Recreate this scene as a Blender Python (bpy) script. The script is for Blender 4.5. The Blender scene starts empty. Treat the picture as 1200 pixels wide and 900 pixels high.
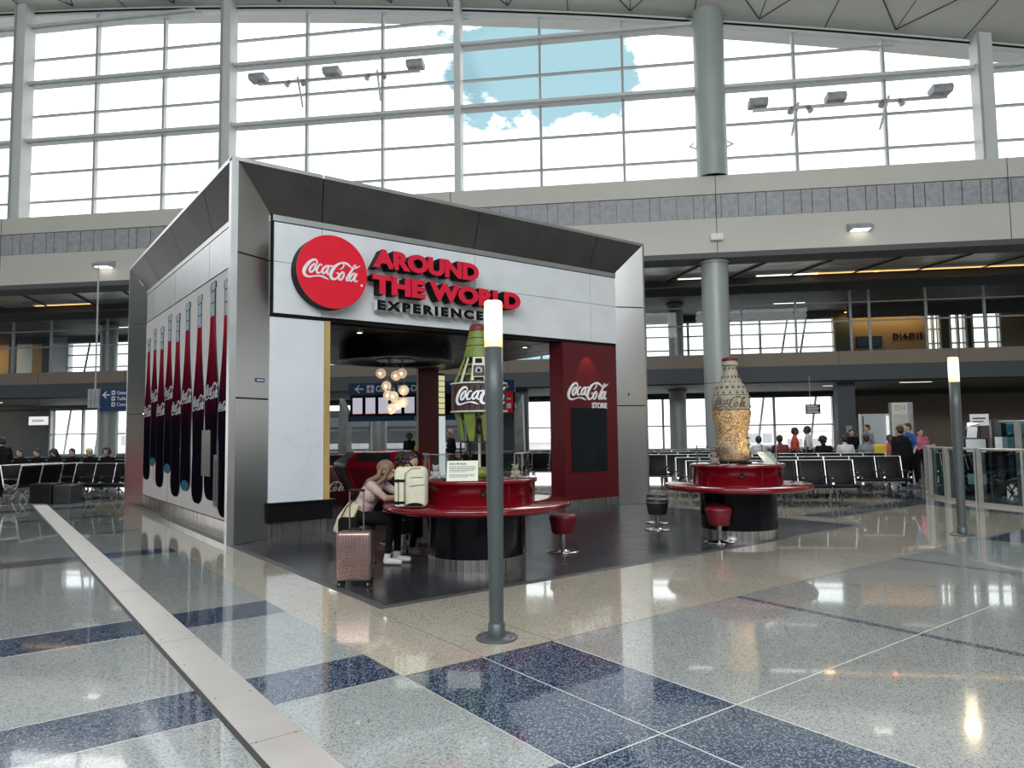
import bpy, bmesh, math, random
import numpy as np
from mathutils import Vector, Matrix, Euler
random.seed(7)
PI = math.pi
scene = bpy.context.scene
COL = scene.collection
SQ = 2 ** -.5

# ------------------------------------------------------------------ camera
az, pit, rol, FPX = math.radians(53.105), math.radians(3.934), math.radians(-.710), 839.0
fw = Vector((math.cos(az)*math.cos(pit), math.sin(az)*math.cos(pit), math.sin(pit)))
r0 = Vector((math.sin(az), -math.cos(az), 0)); u0 = r0.cross(fw)
rt = r0*math.cos(rol) + u0*math.sin(rol); up = -r0*math.sin(rol) + u0*math.cos(rol)
cd = bpy.data.cameras.new('camera'); cam = bpy.data.objects.new('camera', cd); COL.objects.link(cam)
cam.matrix_world = Matrix(((rt.x, up.x, -fw.x, 0), (rt.y, up.y, -fw.y, 0), (rt.z, up.z, -fw.z, 1.6), (0, 0, 0, 1)))
cd.sensor_width = 36; cd.lens = FPX/1200*36; cd.clip_end = 400; cd.clip_start = .05
scene.camera = cam
# ------------------------------------------------------------------ colour management
vs = scene.view_settings
vs.view_transform = 'Standard'; vs.look = 'None'; vs.gamma = 1; vs.use_curve_mapping = False
vs.exposure = 0.0
scene.display_settings.display_device = 'sRGB'
# ------------------------------------------------------------------ world: bright broken cloud
w = bpy.data.worlds.new('sky'); scene.world = w; w.use_nodes = True
nt = w.node_tree; nt.nodes.clear()
def N(t, kind, **kw):
    n = t.nodes.new(kind)
    for k, v in kw.items(): setattr(n, k, v)
    return n
L = nt.links.new
tc = N(nt, 'ShaderNodeTexCoord')
no = N(nt, 'ShaderNodeTexNoise'); no.inputs['Scale'].default_value = 4.2; no.inputs['Detail'].default_value = 8; no.inputs['Roughness'].default_value = .58
mp = N(nt, 'ShaderNodeMapping'); mp.inputs['Location'].default_value = (.35, .1, .2); mp.inputs['Scale'].default_value = (1, 1, 1.8)
L(tc.outputs['Generated'], mp.inputs[0]); L(mp.outputs[0], no.inputs['Vector'])
# the gap in the cloud lies in one part of the sky
gd = N(nt, 'ShaderNodeVectorMath', operation='DISTANCE'); L(tc.outputs['Generated'], gd.inputs[0]); gd.inputs[1].default_value = (.555, .678, .482)
gm = N(nt, 'ShaderNodeMapRange'); gm.inputs[1].default_value = .03; gm.inputs[2].default_value = .2; gm.inputs[3].default_value = .25; gm.inputs[4].default_value = -.1
L(gd.outputs['Value'], gm.inputs[0])
ad = N(nt, 'ShaderNodeMath', operation='ADD'); L(no.outputs[0], ad.inputs[0]); L(gm.outputs[0], ad.inputs[1])
cr = N(nt, 'ShaderNodeValToRGB')
cr.color_ramp.elements[0].position = .56; cr.color_ramp.elements[0].color = (.92, .92, .925, 1)
cr.color_ramp.elements[1].position = .60; cr.color_ramp.elements[1].color = (.19, .305, .345, 1)
L(ad.outputs[0], cr.inputs[0])
no2 = N(nt, 'ShaderNodeTexNoise'); no2.inputs['Scale'].default_value = 3; no2.inputs['Detail'].default_value = 4
L(tc.outputs['Generated'], no2.inputs['Vector'])
cr2 = N(nt, 'ShaderNodeValToRGB')
cr2.color_ramp.elements[0].position = .36; cr2.color_ramp.elements[0].color = (.80, .81, .83, 1)
cr2.color_ramp.elements[1].position = .41; cr2.color_ramp.elements[1].color = (1, 1, 1, 1)
L(no2.outputs[0], cr2.inputs[0])
mx = N(nt, 'ShaderNodeMix', data_type='RGBA', blend_type='MULTIPLY'); mx.inputs['Factor'].default_value = 1
L(cr.outputs[0], mx.inputs['A']); L(cr2.outputs[0], mx.inputs['B'])
bg = N(nt, 'ShaderNodeBackground'); bg.inputs['Strength'].default_value = 2.4
L(mx.outputs['Result'], bg.inputs['Color'])
wo = N(nt, 'ShaderNodeOutputWorld'); L(bg.outputs[0], wo.inputs[0])

def area(name, loc, rot, sx, sy, power, col=(1, 1, 1)):
    l = bpy.data.lights.new(name, 'AREA'); l.shape = 'RECTANGLE'; l.size = sx; l.size_y = sy; l.energy = power; l.color = col
    o = bpy.data.objects.new(name, l); o.location = loc; o.rotation_euler = rot; COL.objects.link(o); return o
# daylight through the clerestory glass of the hall and through the glass behind the photographer
def aim(o, d): o.rotation_euler = Vector(d).to_track_quat('-Z', 'Y').to_euler()
a = area('daylight_back_glass', (-12*SQ+3, -12*SQ-3, 14), (0, 0, 0), 32, 5, 5200, (.93, .97, 1)); aim(a, (SQ, SQ, -.55))
a = area('daylight_front_glass', (24.5*SQ-6*SQ, 24.5*SQ+6*SQ, 14.2), (0, 0, 0), 34, 5, 3000, (.97, .99, 1)); aim(a, (-SQ, -SQ, -.5))

# ------------------------------------------------------------------ materials
MATS = {}
def principled(name, col, rough=.5, metal=0, spec=.5, coat=0, emit=None, es=0, alpha=1, trans=0):
    m = bpy.data.materials.new(name); m.use_nodes = True; b = m.node_tree.nodes['Principled BSDF']
    b.inputs['Base Color'].default_value = (*col, 1); b.inputs['Roughness'].default_value = rough
    b.inputs['Metallic'].default_value = metal; b.inputs['Specular IOR Level'].default_value = spec
    b.inputs['Coat Weight'].default_value = coat
    if emit: b.inputs['Emission Color'].default_value = (*emit, 1); b.inputs['Emission Strength'].default_value = es
    if trans: b.inputs['Transmission Weight'].default_value = trans
    MATS[name] = m; return m
def noisy(name, col, rough=.5, metal=0, var=.12, scale=6, stretch=(1, 1, 1), rvar=.1, bump=0, **kw):
    m = principled(name, col, rough, metal, **kw); t = m.node_tree; b = t.nodes['Principled BSDF']
    tc = N(t, 'ShaderNodeTexCoord'); mp = N(t, 'ShaderNodeMapping'); mp.inputs['Scale'].default_value = stretch
    n = N(t, 'ShaderNodeTexNoise'); n.inputs['Scale'].default_value = scale; n.inputs['Detail'].default_value = 5
    t.links.new(tc.outputs['Object'], mp.inputs[0]); t.links.new(mp.outputs[0], n.inputs['Vector'])
    r = N(t, 'ShaderNodeMapRange'); r.inputs[1].default_value = .3; r.inputs[2].default_value = .7
    r.inputs[3].default_value = 1-var; r.inputs[4].default_value = 1+var
    t.links.new(n.outputs[0], r.inputs[0])
    v = N(t, 'ShaderNodeVectorMath', operation='SCALE'); v.inputs[0].default_value = col
    t.links.new(r.outputs[0], v.inputs['Scale']); t.links.new(v.outputs[0], b.inputs['Base Color'])
    r2 = N(t, 'ShaderNodeMapRange'); r2.inputs[3].default_value = max(.02, rough-rvar); r2.inputs[4].default_value = rough+rvar
    t.links.new(n.outputs[0], r2.inputs[0]); t.links.new(r2.outputs[0], b.inputs['Roughness'])
    if bump:
        bp = N(t, 'ShaderNodeBump'); bp.inputs['Strength'].default_value = bump; bp.inputs['Distance'].default_value = .01
        t.links.new(n.outputs[0], bp.inputs['Height']); t.links.new(bp.outputs[0], b.inputs['Normal'])
    return m
def terrazzo(name, base, chipA, chipB, amt=.35, rough=.1, scale=125):
    m = principled(name, base, rough, 0, spec=.6, coat=.9); t = m.node_tree; b = t.nodes['Principled BSDF']
    b.inputs['Coat Roughness'].default_value = .035
    tc = N(t, 'ShaderNodeTexCoord')
    vo = N(t, 'ShaderNodeTexVoronoi'); vo.inputs['Scale'].default_value = scale; t.links.new(tc.outputs['Object'], vo.inputs['Vector'])
    sp = N(t, 'ShaderNodeSeparateColor'); t.links.new(vo.outputs['Color'], sp.inputs[0])
    r = N(t, 'ShaderNodeValToRGB'); r.color_ramp.interpolation = 'CONSTANT'
    e = r.color_ramp.elements; e[0].position = 0; e[0].color = (*chipB, 1); e[1].position = amt*.4; e[1].color = (*base, 1)
    x = e.new(1-amt*.6); x.color = (*chipA, 1)
    t.links.new(sp.outputs[0], r.inputs[0])
    n = N(t, 'ShaderNodeTexNoise'); n.inputs['Scale'].default_value = .9; n.inputs['Detail'].default_value = 4
    t.links.new(tc.outputs['Object'], n.inputs['Vector'])
    mr = N(t, 'ShaderNodeMapRange'); mr.inputs[3].default_value = .86; mr.inputs[4].default_value = 1.14
    t.links.new(n.outputs[0], mr.inputs[0])
    v = N(t, 'ShaderNodeVectorMath', operation='SCALE'); t.links.new(r.outputs[0], v.inputs[0]); t.links.new(mr.outputs[0], v.inputs['Scale'])
    t.links.new(v.outputs[0], b.inputs['Base Color'])
    mr2 = N(t, 'ShaderNodeMapRange'); mr2.inputs[3].default_value = rough*.6; mr2.inputs[4].default_value = rough*1.6
    t.links.new(n.outputs[0], mr2.inputs[0]); t.links.new(mr2.outputs[0], b.inputs['Roughness'])
    return m
def glass(name, tint=(1, 1, 1), refl=.12, fac=.5):
    m = bpy.data.materials.new(name); m.use_nodes = True; t = m.node_tree; t.nodes.clear()
    tr = N(t, 'ShaderNodeBsdfTransparent'); tr.inputs[0].default_value = (*tint, 1)
    gl = N(t, 'ShaderNodeBsdfGlossy'); gl.inputs['Roughness'].default_value = .02
    mxs = N(t, 'ShaderNodeMixShader'); lw = N(t, 'ShaderNodeLayerWeight'); lw.inputs[0].default_value = .25
    mu = N(t, 'ShaderNodeMath', operation='MULTIPLY_ADD'); mu.inputs[1].default_value = fac; mu.inputs[2].default_value = refl*.3
    t.links.new(lw.outputs['Fresnel'], mu.inputs[0]); t.links.new(mu.outputs[0], mxs.inputs[0])
    t.links.new(tr.outputs[0], mxs.inputs[1]); t.links.new(gl.outputs[0], mxs.inputs[2])
    o = N(t, 'ShaderNodeOutputMaterial'); t.links.new(mxs.outputs[0], o.inputs[0]); MATS[name] = m; return m
terrazzo('terrazzo_grey', (.45, .485, .485), (.57, .60, .60), (.24, .27, .28), .4)
terrazzo('terrazzo_sage', (.43, .455, .445), (.54, .56, .55), (.22, .24, .24), .4)
terrazzo('terrazzo_beige', (.62, .575, .48), (.72, .68, .60), (.33, .30, .24), .35)
terrazzo('terrazzo_navy', (.024, .05, .11), (.26, .33, .42), (.012, .025, .06), .5)
terrazzo('terrazzo_slate', (.10, .13, .165), (.36, .42, .46), (.03, .05, .07), .6)
noisy('divider', (.62, .62, .58), .4, .4)
noisy('joint_metal', (.66, .63, .60), .42, .5, var=.06, scale=3, rvar=.06)
noisy('joint_dark', (.04, .04, .04), .6)
# dark tiles
def tile_mat():
    m = principled('dark_tile', (.03, .032, .04), .3, spec=.5, coat=.0); t = m.node_tree; b = t.nodes['Principled BSDF']
    tc = N(t, 'ShaderNodeTexCoord'); br = N(t, 'ShaderNodeTexBrick'); br.offset = .5
    br.inputs['Color1'].default_value = (.036, .038, .047, 1); br.inputs['Color2'].default_value = (.052, .055, .066, 1)
    br.inputs['Mortar'].default_value = (.011, .011, .012, 1); br.inputs['Scale'].default_value = 1
    br.inputs['Mortar Size'].default_value = .009; br.inputs['Brick Width'].default_value = .6; br.inputs['Row Height'].default_value = .3
    t.links.new(tc.outputs['Object'], br.inputs['Vector']); t.links.new(br.outputs['Color'], b.inputs['Base Color'])
    n = N(t, 'ShaderNodeTexNoise'); n.inputs['Scale'].default_value = 2.5; t.links.new(tc.outputs['Object'], n.inputs['Vector'])
    mr = N(t, 'ShaderNodeMapRange'); mr.inputs[3].default_value = .16; mr.inputs[4].default_value = .32
    t.links.new(n.outputs[0], mr.inputs[0]); t.links.new(mr.outputs[0], b.inputs['Roughness'])
    bp = N(t, 'ShaderNodeBump'); bp.inputs['Strength'].default_value = .25; bp.inputs['Distance'].default_value = .004
    iv = N(t, 'ShaderNodeMath', operation='SUBTRACT'); iv.inputs[0].default_value = 1; t.links.new(br.outputs['Fac'], iv.inputs[1])
    t.links.new(iv.outputs[0], bp.inputs['Height']); t.links.new(bp.outputs[0], b.inputs['Normal'])
tile_mat()
noisy('tile_edge', (.10, .10, .10), .4)
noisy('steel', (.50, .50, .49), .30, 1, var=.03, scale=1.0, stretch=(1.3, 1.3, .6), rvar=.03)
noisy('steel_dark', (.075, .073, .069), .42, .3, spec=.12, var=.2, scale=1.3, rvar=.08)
noisy('steel_light', (.68, .70, .72), .36, 1, var=.06, scale=2, rvar=.05)
noisy('kick_steel', (.6, .58, .55), .3, 1, var=.25, scale=8, stretch=(3, 3, .1), rvar=.1)
principled('seam_black', (.006, .006, .006), .6, spec=.15)
noisy('header_panel', (.80, .83, .86), .30, .1, var=.05, scale=2, rvar=.05)
noisy('white_panel', (.74, .78, .83), .3, .0, var=.04, scale=1, spec=.5)
noisy('mural_white', (.58, .56, .55), .6, 0, var=.03)
noisy('wood_edge', (.50, .33, .12), .5, 0, var=.15, scale=4, stretch=(3, 3, .4))
noisy('soffit_dark', (.035, .024, .02), .4, 0, var=.2, scale=3, stretch=(4, .4, 1))
noisy('drum_dark', (.012, .012, .014), .3, 0)
noisy('red_gloss', (.17, .002, .008), .15, 0, var=.06, coat=.3)
noisy('red_panel', (.10, .003, .008), .35, 0, var=.06)
noisy('red_sign', (.78, .008, .03), .38, 0, var=.03)
noisy('red_letters', (.72, .01, .045), .4, 0, var=.03)
noisy('black_satin', (.007, .007, .009), .34, 0, var=.1, spec=.3)
noisy('black_gloss', (.004, .004, .006), .16, 0, var=.1, spec=.3)
noisy('white_paint', (.8, .8, .78), .4, 0, var=.03)
noisy('hall_white', (.60, .59, .54), .6, 0, var=.03, scale=.6)
noisy('mullion_paint', (.60, .63, .62), .45, 0, var=.04, scale=1)
noisy('louver_grey', (.36, .375, .40), .5, .0, var=.18, scale=5)
noisy('column_paint', (.37, .41, .40), .42, .15, var=.05, scale=1.2)
noisy('soffit_metal', (.75, .73, .70), .3, .8, var=.2, scale=1, stretch=(.2, 6, 1))
noisy('ceiling_dark', (.10, .105, .11), .7, 0, var=.05)
noisy('ceiling_mid', (.13, .13, .135), .7, 0, var=.05)
noisy('mezz_face', (.26, .22, .175), .6, 0, var=.04, scale=.8)
noisy('wall_taupe', (.20, .155, .115), .6, 0, var=.05)
noisy('wall_wood', (.50, .30, .10), .5, 0, var=.12, scale=2, stretch=(1, 1, 3))
noisy('wall_blue_grey', (.075, .09, .105), .6, 0, var=.05)
noisy('dark_wall', (.03, .04, .045), .5, 0, var=.05)
noisy('roof_paint', (.56, .56, .51), .6, 0, var=.04, scale=.4)
noisy('apron_concrete', (.75, .76, .76), .8, 0, var=.08, scale=.2)
noisy('far_building', (.72, .70, .66), .8, 0, var=.08, scale=.5)
noisy('lamp_post_paint', (.10, .115, .118), .42, .3, var=.06, scale=4)
noisy('seat_leather', (.004, .004, .006), .42, 0, var=.2, scale=8, spec=.15)
noisy('aluminium', (.55, .55, .54), .3, .9, var=.08)
noisy('chrome', (.6, .6, .6), .12, 1, var=.05)
noisy('burgundy_vinyl', (.19, .012, .025), .38, 0, var=.1)
noisy('grey_vinyl', (.028, .03, .032), .35, 0, var=.1)
noisy('cream_plastic', (.62, .60, .50), .5, 0, var=.05)
noisy('placard_white', (.72, .74, .64), .4, 0, var=.02)
noisy('blue_sign', (.012, .045, .13), .4, 0, var=.05)
noisy('sign_white', (.8, .82, .84), .4, 0, var=.02)
noisy('green_paint', (.15, .21, .03), .5, 0, var=.22, scale=7)
noisy('dark_planks', (.055, .022, .025), .5, 0, var=.5, scale=10, stretch=(5, 5, .4))
noisy('cap_red', (.15, .012, .022), .4, 0, var=.15)
noisy('rose_gold', (.40, .27, .25), .3, .75, var=.05)
noisy('backpack_cloth', (.66, .64, .50), .75, 0, var=.07, scale=9, bump=.2)
noisy('skin', (.50, .30, .22), .5, 0, var=.06)
noisy('skin_dark', (.12, .065, .045), .5, 0, var=.06)
noisy('hair_blonde', (.20, .13, .08), .5, 0, var=.35, scale=14, stretch=(6, 6, 1), bump=.4)
noisy('hair_black', (.012, .01, .01), .5, 0, var=.3, scale=12, bump=.3)
noisy('hair_grey', (.30, .28, .26), .6, 0, var=.2)
noisy('tee_blush', (.50, .38, .36), .8, 0, var=.06, bump=.15)
noisy('cream_cloth', (.62, .55, .38), .85, 0, var=.08, bump=.3)
noisy('cloth_black', (.007, .007, .009), .85, 0, var=.2, spec=.15)
noisy('shoe_white', (.66, .66, .62), .5, 0, var=.05)
noisy('shoe_grey', (.14, .15, .16), .6, 0, var=.1)
principled('screen_dark', (.012, .016, .018), .12)
glass('window_glass', (.97, .99, .99), .12)
glass('case_glass', (.9, .93, .93), .25)
glass('teal_glass', (.13, .30, .32), .5, .35)
noisy('rail_paint', (.40, .385, .355), .4, .3, var=.05)
glass('balcony_glass', (.88, .94, .93), .05, .15)
principled('lamp_glow', (1, .8, .5), .4, emit=(1, .66, .25), es=3.2)
principled('lamp_core', (1, .9, .7), .4, emit=(1, .88, .60), es=6)
principled('globe_glow', (1, .85, .6), .3, emit=(1, .72, .48), es=.42)
principled('bulb_glow', (1, .8, .5), .3, emit=(1, .78, .45), es=4)
principled('strip_white', (1, 1, 1), .4, emit=(1, .93, .82), es=2.5)
principled('strip_warm', (1, .7, .3), .4, emit=(1, .55, .16), es=1.6)
principled('screen_board', (.5, .5, .6), .3, emit=(.62, .60, .74), es=.62)
principled('menu_yellow', (.6, .6, .3), .3, emit=(.74, .72, .38), es=.7)
principled('menu_white', (.6, .65, .65), .3, emit=(.6, .68, .70), es=.7)
principled('screen_teal', (.05, .2, .25), .3, emit=(.05, .22, .30), es=.35)
principled('sign_lit', (.8, .8, .8), .3, emit=(.85, .85, .85), es=.7)
def mk(n, c, **k): return noisy(n, c, k.pop('rough', .8), 0, var=.08, **k)
M = MATS

# ------------------------------------------------------------------ mesh builder
class MB:
    def __init__(s): s.v = []; s.f = []; s.mi = []; s.sm = []; s.mats = []
    def _m(s, m):
        m = M[m] if isinstance(m, str) else m
        if m not in s.mats: s.mats.append(m)
        return s.mats.index(m)
    def add(s, vs, fs, m, smooth=False, T=None):
        k = len(s.v); i = s._m(m)
        for p in vs:
            p = Vector(p); s.v.append(T @ p if T is not None else p)
        for f in fs: s.f.append([k+a for a in f]); s.mi.append(i); s.sm.append(smooth)
        return s
    def box(s, a, b, m, T=None):
        x0, y0, z0 = a; x1, y1, z1 = b
        vs = [(x, y, z) for z in (z0, z1) for y in (y0, y1) for x in (x0, x1)]
        return s.add(vs, [(0, 2, 3, 1), (4, 5, 7, 6), (0, 1, 5, 4), (2, 6, 7, 3), (0, 4, 6, 2), (1, 3, 7, 5)], m, T=T)
    def rbox(s, a, b, m, r=.02, seg=3, T=None):
        bm = bmesh.new(); bmesh.ops.create_cube(bm, size=1)
        for v in bm.verts: v.co = Vector([(a[i]+b[i])/2 + v.co[i]*(b[i]-a[i]) for i in range(3)])
        bmesh.ops.bevel(bm, geom=bm.edges[:], offset=r, segments=seg, affect='EDGES', profile=.5)
        bm.verts.index_update()
        s.add([v.co.copy() for v in bm.verts], [[v.index for v in f.verts] for f in bm.faces], m, True, T); bm.free(); return s
    def prism(s, poly, lo, hi, m, axis='z', T=None, caps=True, mcap=None, smooth=False):
        # poly: 2-D points; extruded along axis
        def P(a, b, c): return {'z': (a, b, c), 'y': (a, c, b), 'x': (c, a, b)}[axis]
        n = len(poly)
        vs = [P(a, b, lo) for a, b in poly] + [P(a, b, hi) for a, b in poly]
        s.add(vs, [(i, (i+1) % n, n+(i+1) % n, n+i) for i in range(n)], m, smooth, T)
        if caps:
            s.add([P(a, b, lo) for a, b in poly], [tuple(range(n))[::-1]], mcap or m, False, T)
            s.add([P(a, b, hi) for a, b in poly], [tuple(range(n))], mcap or m, False, T)
        return s
    def lathe(s, prof, m, c=(0, 0, 0), n=32, T=None, a0=0, a1=2*PI, smooth=True, sx=1, sy=1, mfun=None):
        full = abs(a1-a0-2*PI) < 1e-6; k = n if full else n+1
        vs = []
        for r, z in prof:
            for i in range(k):
                a = a0+(a1-a0)*i/n; vs.append((c[0]+r*sx*math.cos(a), c[1]+r*sy*math.sin(a), c[2]+z))
        for j in range(len(prof)-1):
            fs = []
            for i in range(n):
                i2 = (i+1) % k
                fs.append((j*k+i, j*k+i2, (j+1)*k+i2, (j+1)*k+i))
            if mfun is None:
                if j == 0: allf = []
                allf += fs
            else:
                s.add([vs[q] for q in range(j*k, (j+2)*k)], [tuple(q-j*k for q in f) for f in fs], mfun(j), smooth, T)
        if mfun is None: s.add(vs, allf, m, smooth, T)
        return s
    def cyl(s, p, q, r, m, r2=None, n=12, cap=True, T=None, smooth=True):
        p = Vector(p); q = Vector(q); d = q-p; r2 = r if r2 is None else r2
        if d.length < 1e-6: return s
        R = d.to_track_quat('Z', 'Y').to_matrix()
        vs = []
        for c, rr in ((p, r), (q, r2)):
            for i in range(n): vs.append(c+R @ Vector((rr*math.cos(2*PI*i/n), rr*math.sin(2*PI*i/n), 0)))
        s.add(vs, [(i, (i+1) % n, n+(i+1) % n, n+i) for i in range(n)], m, smooth, T)
        if cap: s.add(vs[:n], [tuple(range(n))[::-1]], m, False, T); s.add(vs[n:], [tuple(range(n))], m, False, T)
        return s
    def tube(s, pts, r, m, n=8, T=None):
        for i in range(len(pts)-1):
            s.cyl(pts[i], pts[i+1], r, m, n=n, T=T)
            if i: s.sphere(pts[i], r, m, 8, 5, T)
        return s
    def sphere(s, c, r, m, n=16, k=10, T=None, sc=(1, 1, 1), mfun=None):
        vs = [(c[0], c[1], c[2]-r*sc[2])]
        for j in range(1, k):
            t = -PI/2+PI*j/k
            for i in range(n):
                a = 2*PI*i/n; vs.append((c[0]+r*sc[0]*math.cos(t)*math.cos(a), c[1]+r*sc[1]*math.cos(t)*math.sin(a), c[2]+r*sc[2]*math.sin(t)))
        vs.append((c[0], c[1], c[2]+r*sc[2]))
        fs = [(0, 1+(i+1) % n, 1+i) for i in range(n)]
        for j in range(k-2):
            for i in range(n): fs.append((1+j*n+i, 1+j*n+(i+1) % n, 1+(j+1)*n+(i+1) % n, 1+(j+1)*n+i))
        t = len(vs)-1; fs += [(t, 1+(k-2)*n+i, 1+(k-2)*n+(i+1) % n) for i in range(n)]
        return s.add(vs, fs, m, True, T)
    def quad(s, a, b, c, d, m, T=None): return s.add([a, b, c, d], [(0, 1, 2, 3)], m, False, T)
    def build(s, name, parent=None, bevel=0, **tags):
        me = bpy.data.meshes.new(name); me.from_pydata([tuple(v) for v in s.v], [], s.f)
        for m in s.mats: me.materials.append(m)
        me.polygons.foreach_set('material_index', s.mi); me.polygons.foreach_set('use_smooth', s.sm); me.update()
        o = bpy.data.objects.new(name, me); COL.objects.link(o)
        if bevel:
            b = o.modifiers.new('bevel', 'BEVEL'); b.width = bevel; b.segments = 2; b.limit_method = 'ANGLE'
        if parent: o.parent = parent
        tag(o, **tags); return o
def tag(o, label=None, cat=None, group=None, kind=None):
    if label: o['label'] = label
    if cat: o['category'] = cat
    if group: o['group'] = group
    if kind: o['kind'] = kind
    return o
def thing(name, label, cat, loc=(0, 0, 0), rz=0, group=None):
    o = bpy.data.objects.new(name, None); COL.objects.link(o); o.location = loc; o.rotation_euler = (0, 0, rz); o.empty_display_size = .1
    return tag(o, label, cat, group)
KIDS = {}
def dup(root, loc=None, rz=None, label=None, group=None):
    def cp(o, parent):
        c = o.copy(); COL.objects.link(c)
        if parent: c.parent = parent
        for ch in list(o.children): cp(ch, c)
        return c
    r = cp(root, None)
    if loc is not None: r.location = loc
    if rz is not None: r.rotation_euler = (0, 0, rz)
    if label: r['label'] = label
    if group: r['group'] = group
    return r
HR = -PI/4      # the hall is turned 45 degrees against the kiosk and floor grid
HT = Matrix.Rotation(HR, 4, 'Z')
def H(u, w_, z=0): return HT @ Vector((u, w_, z))
def hall(mb, name, **tags):
    o = mb.build(name, **tags); o.rotation_euler = (0, 0, HR); return o
def hs(mb, name): return hall(mb, name, kind='structure')

# text -> mesh data appended in an MB (x right, y up, extruded along +z towards the reader)
def text_mesh(txt, size, depth, bold=0, spacing=1.0, align='LEFT'):
    c = bpy.data.curves.new('lettering', 'FONT'); c.body = txt; c.size = size; c.extrude = depth/2; c.offset = bold
    c.space_character = spacing; c.align_x = align; c.resolution_u = 3
    o = bpy.data.objects.new('lettering', c); COL.objects.link(o)
    dg = bpy.context.evaluated_depsgraph_get(); me = bpy.data.meshes.new_from_object(o.evaluated_get(dg))
    vs = [v.co.copy() for v in me.vertices]; fs = [list(p.vertices) for p in me.polygons]; ns = [p.normal.copy() for p in me.polygons]
    bpy.data.objects.remove(o); bpy.data.curves.remove(c); bpy.data.meshes.remove(me)
    return vs, fs, ns
def put_text(mb, txt, T, w=None, h=None, depth=.01, bold=0, mface='sign_white', mside=None, spacing=1.0):
    """T maps (x right, y up, z out) to the parent's space; scaled so that the ink is w wide and h high"""
    vs, fs, ns = text_mesh(txt, 1.0, depth, bold, spacing)
    x0 = min(v.x for v in vs); x1 = max(v.x for v in vs); y0 = min(v.y for v in vs); y1 = max(v.y for v in vs)
    sy = (h/(y1-y0)) if h else w/(x1-x0); sx = (w/(x1-x0)) if w else sy
    P = [Vector(((v.x-x0)*sx, (v.y-y0)*sy, v.z+depth/2)) for v in vs]
    fa = [f for f, n in zip(fs, ns) if abs(n.z) > .5]; sd = [f for f, n in zip(fs, ns) if abs(n.z) <= .5]
    mb.add(P, fa, mface, False, T)
    mb.add(P, sd, mside or mface, False, T)
def frame_T(o, xd, yd):
    xd = Vector(xd).normalized(); yd = Vector(yd).normalized(); zd = xd.cross(yd)
    return Matrix(((xd.x, yd.x, zd.x, o[0]), (xd.y, yd.y, zd.y, o[1]), (xd.z, yd.z, zd.z, o[2]), (0, 0, 0, 1)))

# flowing script wordmark as variable-width strokes, normalised to height 1, width 3
STROKES = [
 [(322,222,6),(332,190,16),(300,165,24),(245,195,32),(195,260,38),(172,320,38),(188,362,32),(235,376,20),(300,360,14),(370,350,16),(420,360,24),(472,380,4)],
 [(300,212,20),(252,262,26),(240,308,22),(265,318,20),(302,270,24),(312,228,18),(300,212,20)],
 [(388,228,14),(370,210,14),(332,260,26),(326,304,26),(350,318,18),(388,288,8)],
 [(450,214,18),(402,262,26),(395,304,22),(417,312,18),(452,270,20),(462,226,16),(450,214,18)],
 [(480,208,20),(452,285,24),(466,318,16),(500,290,8)],
 [(488,217,18),(528,212,18)],
 [(604,238,6),(640,222,12),(662,185,14),(640,158,14),(575,190,28),(518,260,38),(497,325,38),(518,364,30),(560,360,20),(594,318,12),(588,284,10),(560,300,8)],
 [(598,168,8),(655,152,20),(715,166,26),(768,204,8)],
 [(652,262,20),(606,310,26),(600,354,22),(624,365,18),(657,320,22),(664,280,18),(652,262,20)],
 [(876,156,3),(828,188,18),(788,206,18),(742,268,24),(702,338,26),(708,366,16),(740,342,6)],
 [(742,262,8),(772,200,8),(800,162,12),(818,168,8),(800,200,8)],
 [(792,258,18),(746,310,24),(738,350,20),(760,360,18),(796,312,20),(804,272,16),(792,258,18)],
 [(830,260,20),(800,326,24),(814,364,16),(842,345,5)],
]
def catmull(P, k=6):
    out = []
    for i in range(len(P)-1):
        p0 = P[max(i-1, 0)]; p1 = P[i]; p2 = P[i+1]; p3 = P[min(i+2, len(P)-1)]
        for j in range(k):
            t = j/k
            out.append([.5*((2*b)+(-a+c)*t+(2*a-5*b+4*c-d)*t*t+(-a+3*b-3*c+d)*t**3) for a, b, c, d in zip(p0, p1, p2, p3)])
    out.append(list(P[-1])); return out
def put_script(mb, T, width, m='sign_white', depth=.004, sub=None, k=6, bend=None, fat=1.0):
    s = width/3.0
    for n, st in enumerate(sub or STROKES):
        pts = [Vector(((a-165)/235*s, (385-b)/235*s, c/235*s*fat)) for a, b, c in catmull(st, k)]
        up_, lo_ = [], []
        for i, p in enumerate(pts):
            d = pts[min(i+1, len(pts)-1)]-pts[max(i-1, 0)]; d.z = 0
            if d.length < 1e-9: d = Vector((1, 0, 0))
            d.normalize(); nn = Vector((-d.y, d.x, 0))*p.z/2
            up_.append((p.x+nn.x, p.y+nn.y)); lo_.append((p.x-nn.x, p.y-nn.y))
        k2 = len(pts); z = depth+n*.00015
        B = (lambda q, zz: bend(q[0], q[1], zz)) if bend else (lambda q, zz: (q[0], q[1], zz))
        vs = [B(q, z) for q in up_]+[B(q, z) for q in lo_]+[B(q, 0) for q in up_]+[B(q, 0) for q in lo_]
        fs = []
        for i in range(k2-1):
            fs.append((k2+i, k2+i+1, i+1, i)); fs.append((i, i+1, 2*k2+i+1, 2*k2+i)); fs.append((k2+i+1, k2+i, 3*k2+i, 3*k2+i+1))
        mb.add(vs, fs, m, False, T)

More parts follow.
